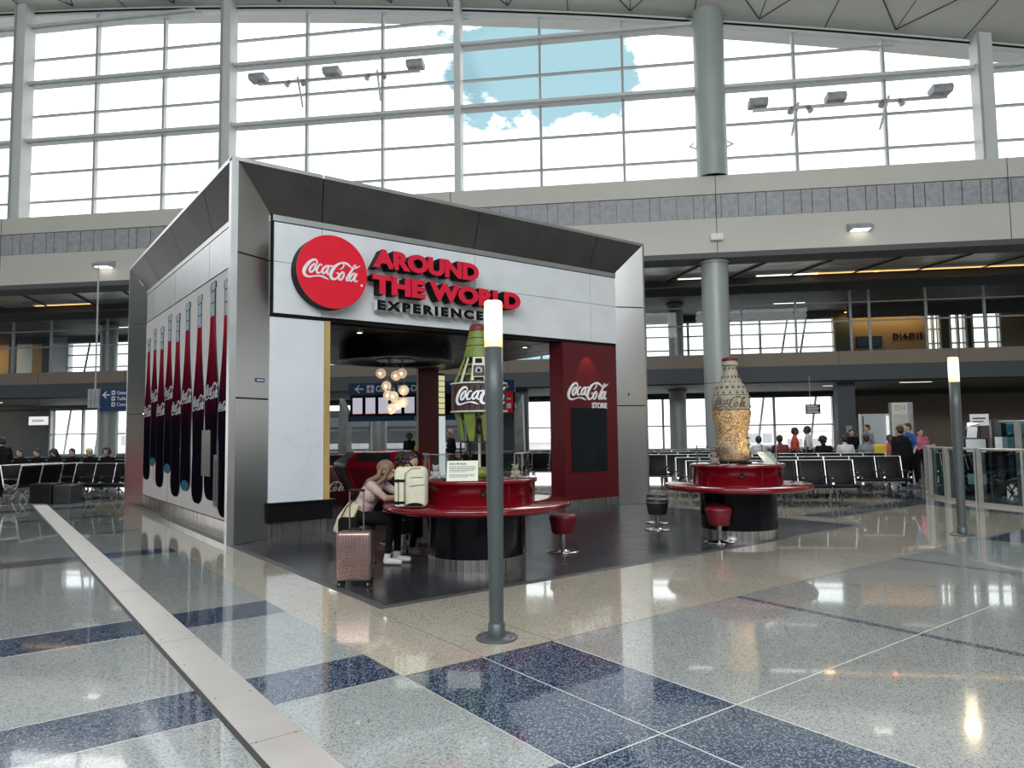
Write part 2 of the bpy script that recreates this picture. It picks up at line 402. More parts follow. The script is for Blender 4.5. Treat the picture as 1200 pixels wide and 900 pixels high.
# ================================================================== THE FLOOR
fb = MB()
def dist_mat(x, y):
    if x < 2.33:
        if -20 < y < 21.4:
            for b0, b1 in ((-4.5, -3.9), (-2.3, -1.7), (-.05, .55), (2.15, 2.75) if x > 1.4 else (2.15, 2.75), (4.37, 4.95), (6.57, 7.16), (10.98, 11.5), (13.9, 14.05), (16.85, 17.05), (19.3, 19.8)):
                if b0 <= y < b1: return 'terrazzo_navy'
        return 'terrazzo_grey'
    if y < 4.34:
        if x < 3.62: return 'terrazzo_navy'
        if 5.90 <= x < 5.99 or 9.13 <= x < 9.22: return 'terrazzo_slate'
        if x >= 11.6 and 3.72 <= y < 4.28: return 'terrazzo_navy'
        return 'terrazzo_sage'
    if y < 21.4:
        if x < 12.4: return 'terrazzo_beige'
        if 7.0 <= y < 7.6: return 'terrazzo_slate'
        if 9.25 <= y < 9.6: return 'terrazzo_slate'
        return 'terrazzo_beige'
    return ['terrazzo_grey', 'terrazzo_slate', 'terrazzo_beige', 'terrazzo_grey', 'terrazzo_sage'][(int((x+60)//2.2)*2+int(y//2.2)*3) % 5]
xs = sorted(set([-45, 1.18, 1.476, 2.33, 3.62, 5.90, 5.99, 9.13, 9.22, 11.6, 12.4] + [i*2.2-59.4 for i in range(8, 60)]))
ys = sorted(set([-45, -4.5, -3.9, -2.3, -1.7, -.05, .55, 2.15, 2.75, 4.28, 3.72, 4.34, 4.37, 4.95, 6.57, 7.16, 7.0, 7.6, 9.25, 9.6, 10.98, 11.5, 13.9, 14.05, 16.85, 17.05, 19.3, 19.8, 21.4] + [i*2.2+22 for i in range(0, 22)]))
for i in range(len(xs)-1):
    for j in range(len(ys)-1):
        xc = (xs[i]+xs[i+1])/2; yc = (ys[j]+ys[j+1])/2
        if (xc+yc)*SQ > 43: continue
        fb.quad((xs[i], ys[j], 0), (xs[i+1], ys[j], 0), (xs[i+1], ys[j+1], 0), (xs[i], ys[j+1], 0), dist_mat(xc, yc))
fb.build('floor', kind='structure')
# dark tiled area
db = MB(); db.box((3.04, 6.1, 0), (11.88, 20, .004), 'tile_edge'); db.box((3.14, 6.2, .004), (11.78, 19.9, .006), 'dark_tile')
db.build('floor_dark_tiles', kind='structure')
# thin divider strips in the terrazzo
dv = MB()
def dline(x0, y0, x1, y1, wd=.008, m='divider'): dv.box((min(x0, x1)-(wd/2 if x0 == x1 else 0), min(y0, y1)-(wd/2 if y0 == y1 else 0), 0), (max(x0, x1)+(wd/2 if x0 == x1 else 0), max(y0, y1)+(wd/2 if y0 == y1 else 0), .0012), m)
dline(3.62, -12, 3.62, 4.34); dline(2.97, -12, 2.97, 4.34); dline(2.33, 2.67, 7.5, 2.67); dline(2.33, -12, 2.33, 4.34, .006); dline(1.5, 4.37, 2.33, 4.37, .006)
for b in (4.95, 6.57, 7.16): dline(-30, b, 1.17, b, .006)
dline(-30, 4.37, 1.17, 4.37, .008); dline(-12, 21.4, 3, 21.4, .05); dline(2.33, 4.34, 30, 4.34, .004, 'joint_dark'); dline(3.62, 4.34, 3.62, 6.1, .004, 'joint_dark'); dline(2.97, 4.34, 2.97, 6.1, .003, 'joint_dark')
dv.build('trim_1', kind='structure')
# metal expansion-joint cover
js = MB(); js.box((1.195, -12, 0), (1.476, 21.35, .006), 'joint_metal'); js.box((1.165, -12, 0), (1.195, 21.35, .002), 'joint_dark')
for y in (3.9, 6.2, 8.5, 10.8, 13.1, 15.4, 17.7): js.box((1.195, y, .006), (1.476, y+.004, .0063), 'joint_dark')
for k in range(24):
    for dx in (.03, .24): js.cyl((1.2+dx, 1.5+k*.8, .006), (1.2+dx, 1.5+k*.8, .0075), .006, 'joint_dark', n=6)
js.build('trim_2', kind='structure')

# ================================================================== THE HALL (u along the glass wall, w towards it)
# roof
rb = MB(); us = [-46+2*i for i in range(47)]
def rz_(u): u = max(-34, u); return 18.22-.160*u-.0012*u*u if u > 0 else 18.22-.148*u-.0018*u*u
for i in range(len(us)-1):
    a, b = us[i], us[i+1]
    rb.quad((a, -15, rz_(a)), (a, 29, rz_(a)), (b, 29, rz_(b)), (b, -15, rz_(b)), 'roof_paint')
    rb.quad((a, -15, rz_(a)+.6), (b, -15, rz_(b)+.6), (b, 29, rz_(b)+.6), (a, 29, rz_(a)+.6), 'roof_paint')
hs(rb, 'ceiling')
# panel joints of the roof: V shapes springing from the glass line
rj = MB()
def rline(u0, w0, u1, w1, wd=.05):
    n = 4
    for k in range(n):
        ua, wa = u0+(u1-u0)*k/n, w0+(w1-w0)*k/n; ub, wb = u0+(u1-u0)*(k+1)/n, w0+(w1-w0)*(k+1)/n
        rj.cyl((ua, wa, rz_(ua)-.01), (ub, wb, rz_(ub)-.01), wd/2, 'joint_dark', n=4, cap=False)
for k in range(-6, 6):
    u = -3.9+4.85*k
    rline(u, 27.4, u-2.4, 23.4); rline(u, 27.4, u+2.4, 23.4); rline(u, 27.4, u, 23.4, .03); rline(u+2.42, 27.7, u+2.42, 23.4, .04)
    rline(u-2.4, 23.4, u, 19.4); rline(u+2.4, 23.4, u, 19.4)
rline(-34, 23.4, 30, 23.4); rline(-34, 19.4, 30, 19.4)
hs(rj, 'trim_3')
# slab band below the glass
sb = MB()
sb.box((-46, 27.0, 10.42), (46, 28.6, 11.12), 'hall_white'); sb.box((-46, 27.0, 8.2), (46, 28.6, 9.5), 'hall_white')
sb.box((-46, 27.12, 9.5), (46, 28.6, 10.42), 'hall_white')
for u in (-26.06, -16.2, -6.2, 3.92, 13.95, 23.9): sb.box((u-.012, 26.995, 8.2), (u+.012, 27.0, 11.12), 'joint_dark')
hs(sb, 'wall_back')
lv = MB(); u = -30.0; k = 0
while u < 30:
    wd = .38 if (k % 7) in (1, 4) else .62
    lv.box((u, 27.04, 9.52), (u+wd-.03, 27.12, 10.40), 'louver_grey')
    u += wd; k += 1
hs(lv, 'trim_4')
# window wall: one window per bay
bays = [-35.5, -25.6, -15.85, -5.93, 3.87, 13.5, 23.3]
for bi in range(len(bays)-1):
    a, b = bays[bi], bays[bi+1]; mb = MB()
    n = 3
    tops = lambda u: rz_(u)+.1
    for k in range(1, n):
        u = a+(b-a)*k/n; mb.box((u-.055, 27.75, 11.1), (u+.055, 27.95, tops(u)-.05), 'mullion_paint'); mb.box((u-.02, 27.72, 11.1), (u+.02, 27.75, tops(u)-.05), 'louver_grey')
    z = 12.06; j = 0
    while z < 22:
        # every girt stops where it meets the sloping roof line
        uu = [a+(b-a)*q/24 for q in range(25) if rz_(a+(b-a)*q/24) > z+.36]
        if len(uu) > 1:
            u0_, u1_ = uu[0], uu[-1]
            if j % 2 == 1 or j == 0:
                mb.box((u0_, 27.76, z-.035), (u1_, 27.9, z+.035), 'mullion_paint'); mb.box((u0_, 27.73, z-.012), (u1_, 27.76, z+.012), 'louver_grey')
            else:
                mb.box((u0_, 27.35, z-.02), (u1_, 27.9, z+.10), 'mullion_paint'); mb.box((u0_, 27.42, z-.07), (u1_, 27.46, z-.02), 'louver_grey')
        z += 1.305; j += 1
    # head member following the roof
    for q in range(12):
        ua, ub = a+(b-a)*q/12, a+(b-a)*(q+1)/12
        za, zb = rz_(ua), rz_(ub)
        mb.add([(ua, 27.6, za-.28), (ub, 27.6, zb-.28), (ub, 27.6, zb-.02), (ua, 27.6, za-.02), (ua, 27.9, za-.28), (ub, 27.9, zb-.28), (ub, 27.9, zb-.02), (ua, 27.9, za-.02)],
               [(0, 1, 2, 3), (4, 7, 6, 5), (0, 4, 5, 1)], 'mullion_paint')
        mb.add([(ua, 27.58, za-.20), (ub, 27.58, zb-.20), (ub, 27.58, zb-.12), (ua, 27.58, za-.12)], [(0, 1, 2, 3)], 'seam_black')
    mb.box((a, 27.7, 11.1), (b, 27.95, 11.2), 'mullion_paint')
    mb.add([(a, 27.86, 11.15), (b, 27.86, 11.15), (b, 27.86, rz_(b)), (a, 27.86, rz_(a))], [(0, 1, 2, 3)], 'window_glass')
    hs(mb, 'window_%d' % (bi+1))
# slender wind posts between bays
pb = MB()
for u, wd in ((-25.6, .5), (-15.85, .42), (-5.93, .26), (13.5, .5), (23.3, .5)):
    pb = MB(); pb.box((u-wd/2, 27.1, 11.1), (u+wd/2, 27.7, rz_(u)+.05), 'mullion_paint')
    if wd > .3: pb.box((u-wd/2-.01, 27.05, 11.1), (u-wd/2+.07, 27.1, rz_(u)+.05), 'column_paint')
    hs(pb, 'trim_5')
# soffit of the slab: brushed metal panels with dark ribs, then the lower ceiling to the outer wall
so = MB()
so.box((-46, 27.0, 8.0), (46, 28.2, 8.2), 'ceiling_dark')
so.box((-46, 28.2, 8.02), (46, 30.9, 8.2), 'soffit_metal')
for k in range(-18, 19): so.prism([(k*2.45+.9, 28.2), (k*2.45+1.0, 28.2), (k*2.45-.05, 30.9), (k*2.45-.15, 30.9)], 7.97, 8.02, 'joint_dark')
so.box((-46, 30.9, 7.75), (46, 31.2, 8.2), 'joint_dark')
so.box((-46, 31.2, 8.1), (46, 42, 8.3), 'ceiling_mid')
so.box((-46, 28.6, 8.3), (46, 42, 8.5), 'ceiling_dark')
for k in range(-14, 15): so.box((k*2.9, 31.3, 8.085), (k*2.9+.03, 41, 8.1), 'joint_dark')
hs(so, 'ceiling_soffit')
# mezzanine floor
mz = MB()
mz.box((-46, 33, 4.42), (46, 33.3, 5.02), 'mezz_face'); mz.box((-46, 33.3, 4.4), (46, 41.5, 5.0), 'ceiling_dark')
mz.box((-46, 33.02, 3.75), (46, 33.4, 4.42), 'wall_blue_grey'); mz.box((-46, 33.4, 3.7), (46, 41.5, 3.8), 'ceiling_dark')
for k in range(-9, 10): mz.box((k*4.9-.01, 32.995, 4.42), (k*4.9+.01, 33.0, 5.02), 'joint_dark')
hs(mz, 'wall_mezzanine')
# upper glazed screen standing on the mezzanine edge
gl = MB()
posts = [-36, -33.6, -31, -28.8, -25.6, -23.3, -20, -17.5, -15, -12, -9, -5.9, -2.9, 1.5, 4.3, 5.74, 8.08, 10.40, 11.18, 13.51, 15.85, 18.4, 21, 24]
for u in posts: gl.box((u-.04, 33.05, 5.02), (u+.04, 33.17, 7.75), 'louver_grey')
gl.box((-46, 33.05, 6.32), (46, 33.15, 6.38), 'louver_grey'); gl.box((-46, 33.05, 7.15), (46, 33.15, 7.2), 'louver_grey'); gl.box((-46, 33.0, 7.72), (46, 33.2, 8.1), 'ceiling_dark')
gl.quad((-46, 33.1, 5.02), (46, 33.1, 5.02), (46, 33.1, 7.72), (-46, 33.1, 7.72), 'balcony_glass')
hs(gl, 'window_7')
# outer wall: upper and lower windows, solid parts
ow = MB()
def pane(u0_, u1_, z0, z1, nx=2, bars=(.33, .66), mb=None):
    mb = mb or ow
    for k in range(nx+1):
        u = u0_+(u1_-u0_)*k/nx; mb.box((u-.06, 41, z0), (u+.06, 41.2, z1), 'mullion_paint')
    for f in bars: mb.box((u0_, 41, z0+(z1-z0)*f-.04), (u1_, 41.15, z0+(z1-z0)*f+.04), 'mullion_paint')
    mb.box((u0_, 41, z0-.08), (u1_, 41.2, z0+.05), 'mullion_paint'); mb.box((u0_, 41, z1-.05), (u1_, 41.2, z1+.08), 'mullion_paint')
    mb.quad((u0_, 41.1, z0), (u1_, 41.1, z0), (u1_, 41.1, z1), (u0_, 41.1, z1), 'window_glass')
ow.box((-46, 41.0, 3.4), (46, 41.6, 5.0), 'dark_wall')
solid_up = [(-46, -38.7, 'wall_wood'), (-38.7, -38.1, 'dark_wall'), (-38.1, -37.0, 'white_panel'), (-37.0, -36.3, 'wall_wood'), (-36.3, -35.6, 'dark_wall'), (-35.6, -34.5, 'white_panel'), (12.0, 12.85, 'dark_wall'), (12.85, 16.7, 'wall_taupe'), (17.4, 17.9, 'dark_wall'), (18.7, 19.0, 'dark_wall'), (20.4, 46, 'wall_taupe')]
for a, b, m in solid_up: ow.box((a, 41.0, 5.0), (b, 41.5, 8.1), m)
win_up = [(-34.5, -29.5), (-29.5, -24.5), (-24.5, -19.0), (-19, -13), (-13, -7), (-7, -1.2), (-1.2, 4.2), (4.2, 12.0), (16.7, 17.4), (17.9, 18.7), (19.0, 20.4)]
for a, b in win_up: pane(a, b, 5.35, 7.7)
ow.box((-46, 41.0, 7.7), (46, 41.5, 8.1), 'wall_blue_grey'); ow.box((-34.5, 41.0, 5.0), (12.0, 41.3, 5.3), 'mezz_face')
solid_lo = [(-46, -39.3, 'wall_wood'), (-39.3, -38.3, 'dark_wall'), (-38.3, -35.6, 'wall_blue_grey'), (-8.6, -5.4, 'wall_blue_grey'), (11.8, 46, 'wall_taupe')]
for a, b, m in solid_lo: ow.box((a, 41.0, 0), (b, 41.5, 3.5), m)
win_lo = [(-35.6, -31.0), (-31.0, -25.6), (-25.6, -20.2), (-20.2, -14.4), (-14.4, -8.6), (-5.4, -.2), (-.2, 5.6), (5.6, 11.8)]
for a, b in win_lo: pane(a, b, .6, 3.45, 2, (.45,))
for a, b in win_lo: ow.box((a, 41, 0), (b, 41.3, .55), 'wall_blue_grey')
# raking white struts outside the glass
for u in (-35.4, -33.2, -27, 7.8, 10.6, -24, -18): ow.cyl((u, 41.9, -.2), (u+.55, 41.9, 3.5), .07, 'mullion_paint', n=6)
for u in (-34.0, 9.2, 10.2): ow.cyl((u, 41.7, 5.0), (u+.55, 41.7, 7.9), .06, 'dark_wall', n=6)
hs(ow, 'wall_outer')
# ceiling strip lights
def strip(u, w_, z, ln, label, m='strip_white', wd=.12):
    o = thing('ceiling_light', label, 'ceiling light', H(u, w_, z), HR, 'recessed ceiling lights')
    mb = MB(); mb.box((-ln/2, -wd/2, -.03), (ln/2, wd/2, 0), m); mb.build('diffuser', o)
    mb = MB(); mb.box((-ln/2-.04, -wd/2-.04, -.025), (ln/2+.04, -wd/2, .0), 'white_paint'); mb.box((-ln/2-.04, wd/2, -.025), (ln/2+.04, wd/2+.04, .0), 'white_paint'); mb.build('frame', o)
    return o
for u, ln in ((-26.0, 3.0), (7.2, 2.4), (9.4, 2.7), (12.2, 3.2), (15.0, 2.4), (3.6, 1.6)):
    strip(u, 30.55, 8.02, ln, 'warm linear light along the metal soffit, right of the big column' if u > 0 else 'warm linear light along the metal soffit, far left', 'strip_warm' if u > 8 or u < 0 else 'strip_white', .2)
for u, w_, lb in ((-27.4, 34.5, 'white strip light in the upper ceiling behind the left glass'), (-32.5, 34, 'white strip light at the far left edge of the upper ceiling'), (-28.6, 38, 'white strip light deep in the upper left ceiling'), (5.4, 33.6, 'white strip light in the upper ceiling just right of the big column'), (9.3, 33.4, 'brightest white strip light above the upper glazing'), (9.0, 38, 'white strip light behind the upper glazing'), (14.7, 38.5, 'white strip light over the gate number wall'), (-23, 36, 'white strip light in the ceiling by the kiosk left side')):
    strip(u, w_, 8.1, 1.5, lb)
for u, w_, lb in ((10.6, 36, 'white strip light under the mezzanine over the seated crowd'), (13.5, 34.5, 'white strip light under the mezzanine left of the right lamp post'), (-35, 36, 'white strip light under the mezzanine at the far left')):
    strip(u, w_, 3.7, 1.3, lb)
# upper warm-lit wall on the right (light cove) and lower gate area
cv = MB(); cv.box((12.4, 40.0, 7.5), (21, 40.05, 8.1), 'ceiling_dark'); cv.box((12.4, 40.3, 7.86), (16.8, 40.5, 7.9), 'strip_warm'); cv.box((19.0, 40.3, 7.86), (20.8, 40.5, 7.9), 'strip_warm'); hs(cv, 'trim_6')
l = area('cove_light', H(14.6, 40.4, 7.8), (0, 0, 0), 4.4, .2, 55, (1, .6, .2)); aim(l, (SQ*.3, SQ*.3, -1))
l = area('cove_light', H(-42, 39.5, 7.5), (0, 0, 0), 6, .3, 60, (1, .6, .2)); aim(l, (SQ*.3, SQ*.3, -1))
l = area('cove_light', H(-41, 39.5, 3.4), (0, 0, 0), 6, .3, 25, (1, .7, .3)); aim(l, (SQ*.3, SQ*.3, -1))
gn = MB(); put_text(gn, 'D14-D15', frame_T((15.0, 40.97, 6.38), (1, 0, 0), (0, 0, 1)), w=1.5, h=.36, depth=.03, bold=.02, mface='seam_black')
hall(gn, 'gate_lettering', label='dark D14-D15 lettering on the warm lit upper wall', cat='lettering')
bs = MB(); bs.box((13.1, 40.9, 6.02), (14.4, 40.99, 6.6), 'screen_dark'); bs.box((13.14, 40.88, 6.06), (13.72, 40.9, 6.56), 'blue_sign'); bs.box((13.78, 40.88, 6.06), (14.36, 40.9, 6.56), 'blue_sign')
hall(bs, 'wall_screen', label='dark blue wall screen left of the gate number lettering', cat='screen')
# far wall behind the photographer and side walls
bw = MB(); bw.box((-46, -15.4, 0), (46, -15, 9.0), 'wall_blue_grey')
for k in range(-9, 10): bw.box((k*4.9-.2, -15.3, 9.0), (k*4.9+.2, -15, rz_(k*4.9)), 'mullion_paint')
bw.box((24, -15.35, 9.0), (46, -15.1, 14), 'wall_blue_grey')
for z in (9.0, 11.0, 13.0): bw.box((-46, -15.3, z), (46, -15.1, z+.15), 'mullion_paint')
bw.box((-46, -15.4, 13.2), (46, -15, 22), 'hall_white')
hs(bw, 'wall_front')
bw = MB(); bw.box((-46.3, -15, 0), (-46, 27, 17.0), 'wall_blue_grey')
for k in range(9): bw.box((-46.3, -15+k*5, 9.0), (-46, -14.7+k*5, 21), 'mullion_paint')
hs(bw, 'wall_left')
bw = MB(); bw.box((46, -15, 0), (46.3, 27, 7.0), 'wall_blue_grey')
for k in range(9): bw.box((46, -15+k*5, 7.0), (46.3, -14.7+k*5, 12), 'mullion_paint')
hs(bw, 'wall_right')
# outside: apron
ap = MB(); ap.box((-120, 42, -4.2), (120, 190, -4.0), 'apron_concrete'); hs(ap, 'floor_apron')

# columns
def column(u, w_, r, z0, z1, label, ring=None, col='column_paint'):
    o = thing('round_column', label, 'column', H(u, w_, z0), HR)
    mb = MB(); mb.lathe([(r, 0), (r, z1-z0)], col, n=40); mb.build('shaft', o)
    mb = MB(); mb.lathe([(r+.06, z1-z0-.12), (r+.06, z1-z0-.02), (r, z1-z0)], col, n=40)
    if ring: mb.lathe([(r+.004, ring), (r+.004, ring+.02)], 'joint_dark', n=40)
    mb.build('collar', o); return o
c = column(3.87, 27.62, .50, 0, 8.0, 'tall round grey column rising to the slab, behind the patterned bottle', 3.35)
cu = MB(); cu.lathe([(.57, 11.12), (.57, rz_(3.87)+.2)], 'column_paint', c=(3.87, 27.3, 0), n=40)
for z in (12.3, 17.4):
    for sx in (-1, 1): cu.tube([(3.87+sx*.55, 27.3, z), (3.87+sx*.8, 27.35, z+.12), (3.87+sx*.62, 27.6, z+.35)], .03, 'aluminium', n=6); 
hall(cu, 'upper_column', label='thick round grey column crossing the clerestory glass', cat='column')
column(3.18, 37, .38, 5.0, 8.1, 'upper mezzanine column left of the big round column'); column(3.18, 37, .42, 0, 3.7, 'grey round column below the mezzanine, left of the big round column')
column(-28.5, 37, .5, 0, 3.7, 'grey round column under the mezzanine at the left, below the blue sign'); column(-28.5, 37, .45, 5.0, 8.1, 'upper mezzanine column behind the glass at the left')
column(-12.5, 37, .42, 0, 3.7, 'grey round column seen through the kiosk between the globes and counter')
pr = MB(); pr.box((9.97, 34, 0), (10.72, 34.6, 3.75), 'wall_blue_grey'); hs(pr, 'wall_pier')
pr = MB(); pr.box((-4.75, 34, 0), (-4.1, 34.5, 3.75), 'wall_blue_grey'); hs(pr, 'wall_pier')

# ================================================================== light bars on the glass
def light_bar(u0_, u1_, z0, floods, spots, label):
    o = thing('light_bar', label, 'light fitting', H((u0_+u1_)/2, 27.0, z0), HR, 'light bars on the clerestory glass')
    mb = MB(); h = (u1_-u0_)/2; mb.box((-h, -.05, -.05), (h, .05, .05), 'aluminium'); mb.build('bar', o)
    for x in floods:
        f = MB(); f.prism([(-.22, .12), (.22, .12), (.3, .36), (-.22, .40), (-.3, .25)], -.33, .33, 'louver_grey', 'x', T=Matrix.Translation((x-u0_-h, 0, .0)) @ Matrix.Rotation(0, 4, 'X')); f.cyl((x-u0_-h, 0, 0), (x-u0_-h, 0, .2), .05, 'aluminium'); f.build('floodlight', o)
    for x in spots:
        s_ = MB(); xx = x-u0_-h; s_.cyl((xx, 0, .2), (xx-.1, .75, -.75), .045, 'mullion_paint'); 
        for sx in (-1, 1): s_.cyl((xx+sx*.28, -.1, -.05), (xx+sx*.36, -.22, -.26), .09, 'aluminium', r2=.11); s_.cyl((xx+sx*.28, -.1, 0), (xx, 0, .05), .025, 'aluminium')
        s_.build('spotlight', o)
    return o
light_bar(-14.3, -7.4, 16.15, (-14.3, -11.1, -7.6), (-12.6, -9.2), 'light bar with three floodlights on the left clerestory glass')
light_bar(5.35, 12.1, 13.5, (5.55, 8.3, 11.9), (7.0, 10.15), 'light bar with three floodlights right of the upper column')
def wall_fit(u, z, name, label, s=1):
    mb = MB(); mb.prism([(0, 0), (-.35*s, -.02), (-.4*s, .12*s), (0, .28*s)], -.4*s, .4*s, 'louver_grey', 'x'); mb.box((-.3*s, -.36*s, -.03), (.3*s, -.04, -.005), 'strip_white')
    o = mb.build(name, None, label=label, cat='wall light'); o.location = H(u, 27, z); o.rotation_euler = (0, 0, HR)
wall_fit(8.89, 8.75, 'wall_light', 'grey wedge wall light on the white slab, right side'); wall_fit(-21.0, 8.75, 'wall_light', 'grey wedge wall light on the white slab, left of the kiosk')
mb = MB(); mb.rbox((-.24, -.2, -.13), (.24, 0, .13), 'white_paint', .04); o = mb.build('junction_box', label='small white box on the slab above the round column', cat='junction box'); o.location = H(3.9, 27, 8.75); o.rotation_euler = (0, 0, HR)

# ================================================================== THE KIOSK
K = thing('exhibit_kiosk', 'large brushed steel pavilion with red disc sign over its opening and bottle mural', 'kiosk', (3.0, 11.0, 0))
KO = Vector((3.0, 11.0, 0)); KT = Matrix.Translation(-KO)
def kpart(mb, name, parent=K, **t):
    o = mb.build(name, parent, **t); return o
class KB(MB):   # builder whose coordinates are world coordinates
    def add(s, vs, fs, m, smooth=False, T=None):
        TT = KT @ T if T is not None else KT
        return super().add(vs, fs, m, smooth, TT)
XR, XL, YB, ZT = 12.05, 3.0, 19.95, 5.86
# corner posts
mb = KB()
mb.box((3.0, 11.0, 0), (3.10, 11.03, ZT-.02), 'steel_light'); mb.box((3.0, 11.03, 0), (3.03, 11.13, ZT-.02), 'steel_light')
mb.box((3.012, 11.012, 0), (3.09, 11.1, ZT-.03), 'seam_black')
kpart(mb, 'corner_post')
mb = KB(); mb.box((12.0, 11.0, 0), (XR, 11.4, ZT-.06), 'steel'); kpart(mb, 'corner_post')
# splayed front piers with seams
def slab4(mb, a, b, c, d, m, t=.02):
    a, b, c, d = map(Vector, (a, b, c, d)); n = (b-a).cross(d-a).normalized()*t
    mb.add([a, b, c, d, a-n, b-n, c-n, d-n], [(0, 1, 2, 3), (7, 6, 5, 4), (0, 4, 5, 1), (1, 5, 6, 2), (2, 6, 7, 3), (3, 7, 4, 0)], m)
seams = [0, 2.18, 4.39]
for side in (0, 1):
    mb = KB()
    for i in range(3):
        z0 = seams[i]+.012; z1 = seams[i+1]-.012 if i < 2 else None
        if side == 0:
            A, B = (3.10, 11.0), (3.69, 11.3); za, zb = (z1, z1) if z1 else (ZT-.04, 5.14)
            slab4(mb, (*A, z0), (*B, z0), (*B, zb), (*A, za), 'steel')
        else:
            A, B = (11.39, 11.3), (12.0, 11.0); za, zb = (z1, z1) if z1 else (5.14, ZT-.04)
            slab4(mb, (*A, z0), (*B, z0), (*B, zb), (*A, za), 'steel')
    A2, B2 = ((3.11, 11.03), (3.69, 11.32)) if side == 0 else ((11.39, 11.32), (11.99, 11.03))
    slab4(mb, (*A2, 0), (*B2, 0), (*B2, 5.1 if side == 0 else 5.12), (*A2, 5.7 if side == 0 else 5.12), 'seam_black', .012)
    kpart(mb, 'splayed_pier')
# sloping top fascia, front: four panels
cuts = [0, .085, .37, .66, .88, 1.0]
mb = KB()
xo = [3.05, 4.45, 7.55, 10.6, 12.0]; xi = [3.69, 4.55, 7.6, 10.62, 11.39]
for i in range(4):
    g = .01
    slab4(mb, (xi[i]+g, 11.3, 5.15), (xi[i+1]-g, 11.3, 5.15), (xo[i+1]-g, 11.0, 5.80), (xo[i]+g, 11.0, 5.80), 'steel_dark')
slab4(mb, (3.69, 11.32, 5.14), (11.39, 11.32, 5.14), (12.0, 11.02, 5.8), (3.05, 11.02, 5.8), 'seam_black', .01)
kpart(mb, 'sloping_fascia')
mb = KB()
for a, b in ((3.0, 4.44), (4.46, 7.55), (7.56, 10.6), (10.61, XR)): mb.box((a, 10.995, 5.80), (b, 11.30, ZT), 'steel_light')
for a, b in ((11.30, 13.2), (13.21, 16.2), (16.21, YB)): mb.box((2.995, a, 5.80), (3.3, b, ZT), 'steel_light')
kpart(mb, 'top_edge')
mb = KB(); mb.box((3.72, 11.27, 5.05), (11.40, 11.32, 5.145), 'steel_light'); kpart(mb, 'ledge_strip')
# header with panels
mb = KB()
mb.box((3.69, 11.3, 3.50), (11.39, 11.6, 5.06), 'seam_black')
hx = [3.74, 4.54, 7.60, 10.62, 11.38]
for i in range(4):
    for z0, z1 in ((3.56, 4.385), (4.395, 5.03)): mb.box((hx[i]+.006, 11.27, z0), (hx[i+1]-.006, 11.3, z1), 'header_panel')
kpart(mb, 'header_panel')
# left face
mb = KB()
yo = [11.13, 12.7, 15.3, 18.0, 19.85]; yi = [11.8, 13.2, 15.5, 17.8, 19.15]
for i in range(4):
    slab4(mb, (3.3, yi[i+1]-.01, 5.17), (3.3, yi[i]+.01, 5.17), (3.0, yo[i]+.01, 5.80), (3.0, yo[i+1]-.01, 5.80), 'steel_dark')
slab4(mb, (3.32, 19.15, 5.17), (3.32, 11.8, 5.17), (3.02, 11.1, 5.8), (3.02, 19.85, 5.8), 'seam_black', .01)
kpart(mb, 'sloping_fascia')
mb = KB()
for z0, z1 in ((.0, 2.17), (2.19, 4.38), (4.40, None)):
    if z1: slab4(mb, (3.0, 19.87, z0), (3.3, 19.15, z0), (3.3, 19.15, z1), (3.0, 19.87, z1), 'steel')
    else: slab4(mb, (3.0, 19.87, z0), (3.3, 19.15, z0), (3.3, 19.15, 5.17), (3.0, 19.87, 5.80), 'steel')
    if z1: slab4(mb, (3.3, 11.8, z0), (3.03, 11.13, z0), (3.03, 11.13, z1), (3.3, 11.8, z1), 'steel')
    else: slab4(mb, (3.3, 11.8, z0), (3.03, 11.13, z0), (3.03, 11.13, 5.80), (3.3, 11.8, 5.17), 'steel')
kpart(mb, 'splayed_pier'); mb = KB(); mb.box((3.0, 19.87, 0), (3.35, YB, 5.8), 'steel'); kpart(mb, 'corner_post')
mb = KB(); mb.box((3.27, 11.8, 5.08), (3.31, 19.15, 5.17), 'steel_light'); kpart(mb, 'ledge_strip')
mb = KB()
for a, b in ((11.8, 13.35), (13.37, 16.1), (16.12, 18.3), (18.32, 19.15)): mb.box((3.28, a, 4.40), (3.31, b, 5.07), 'steel_light')
mb.box((3.30, 11.8, 0), (3.34, 19.15, 5.1), 'seam_black')
for a, b in ((11.8, 14.4), (14.41, 16.9), (16.91, 19.15)): mb.box((3.27, a, 0), (3.31, b, .235), 'kick_steel')
kpart(mb, 'side_cladding')
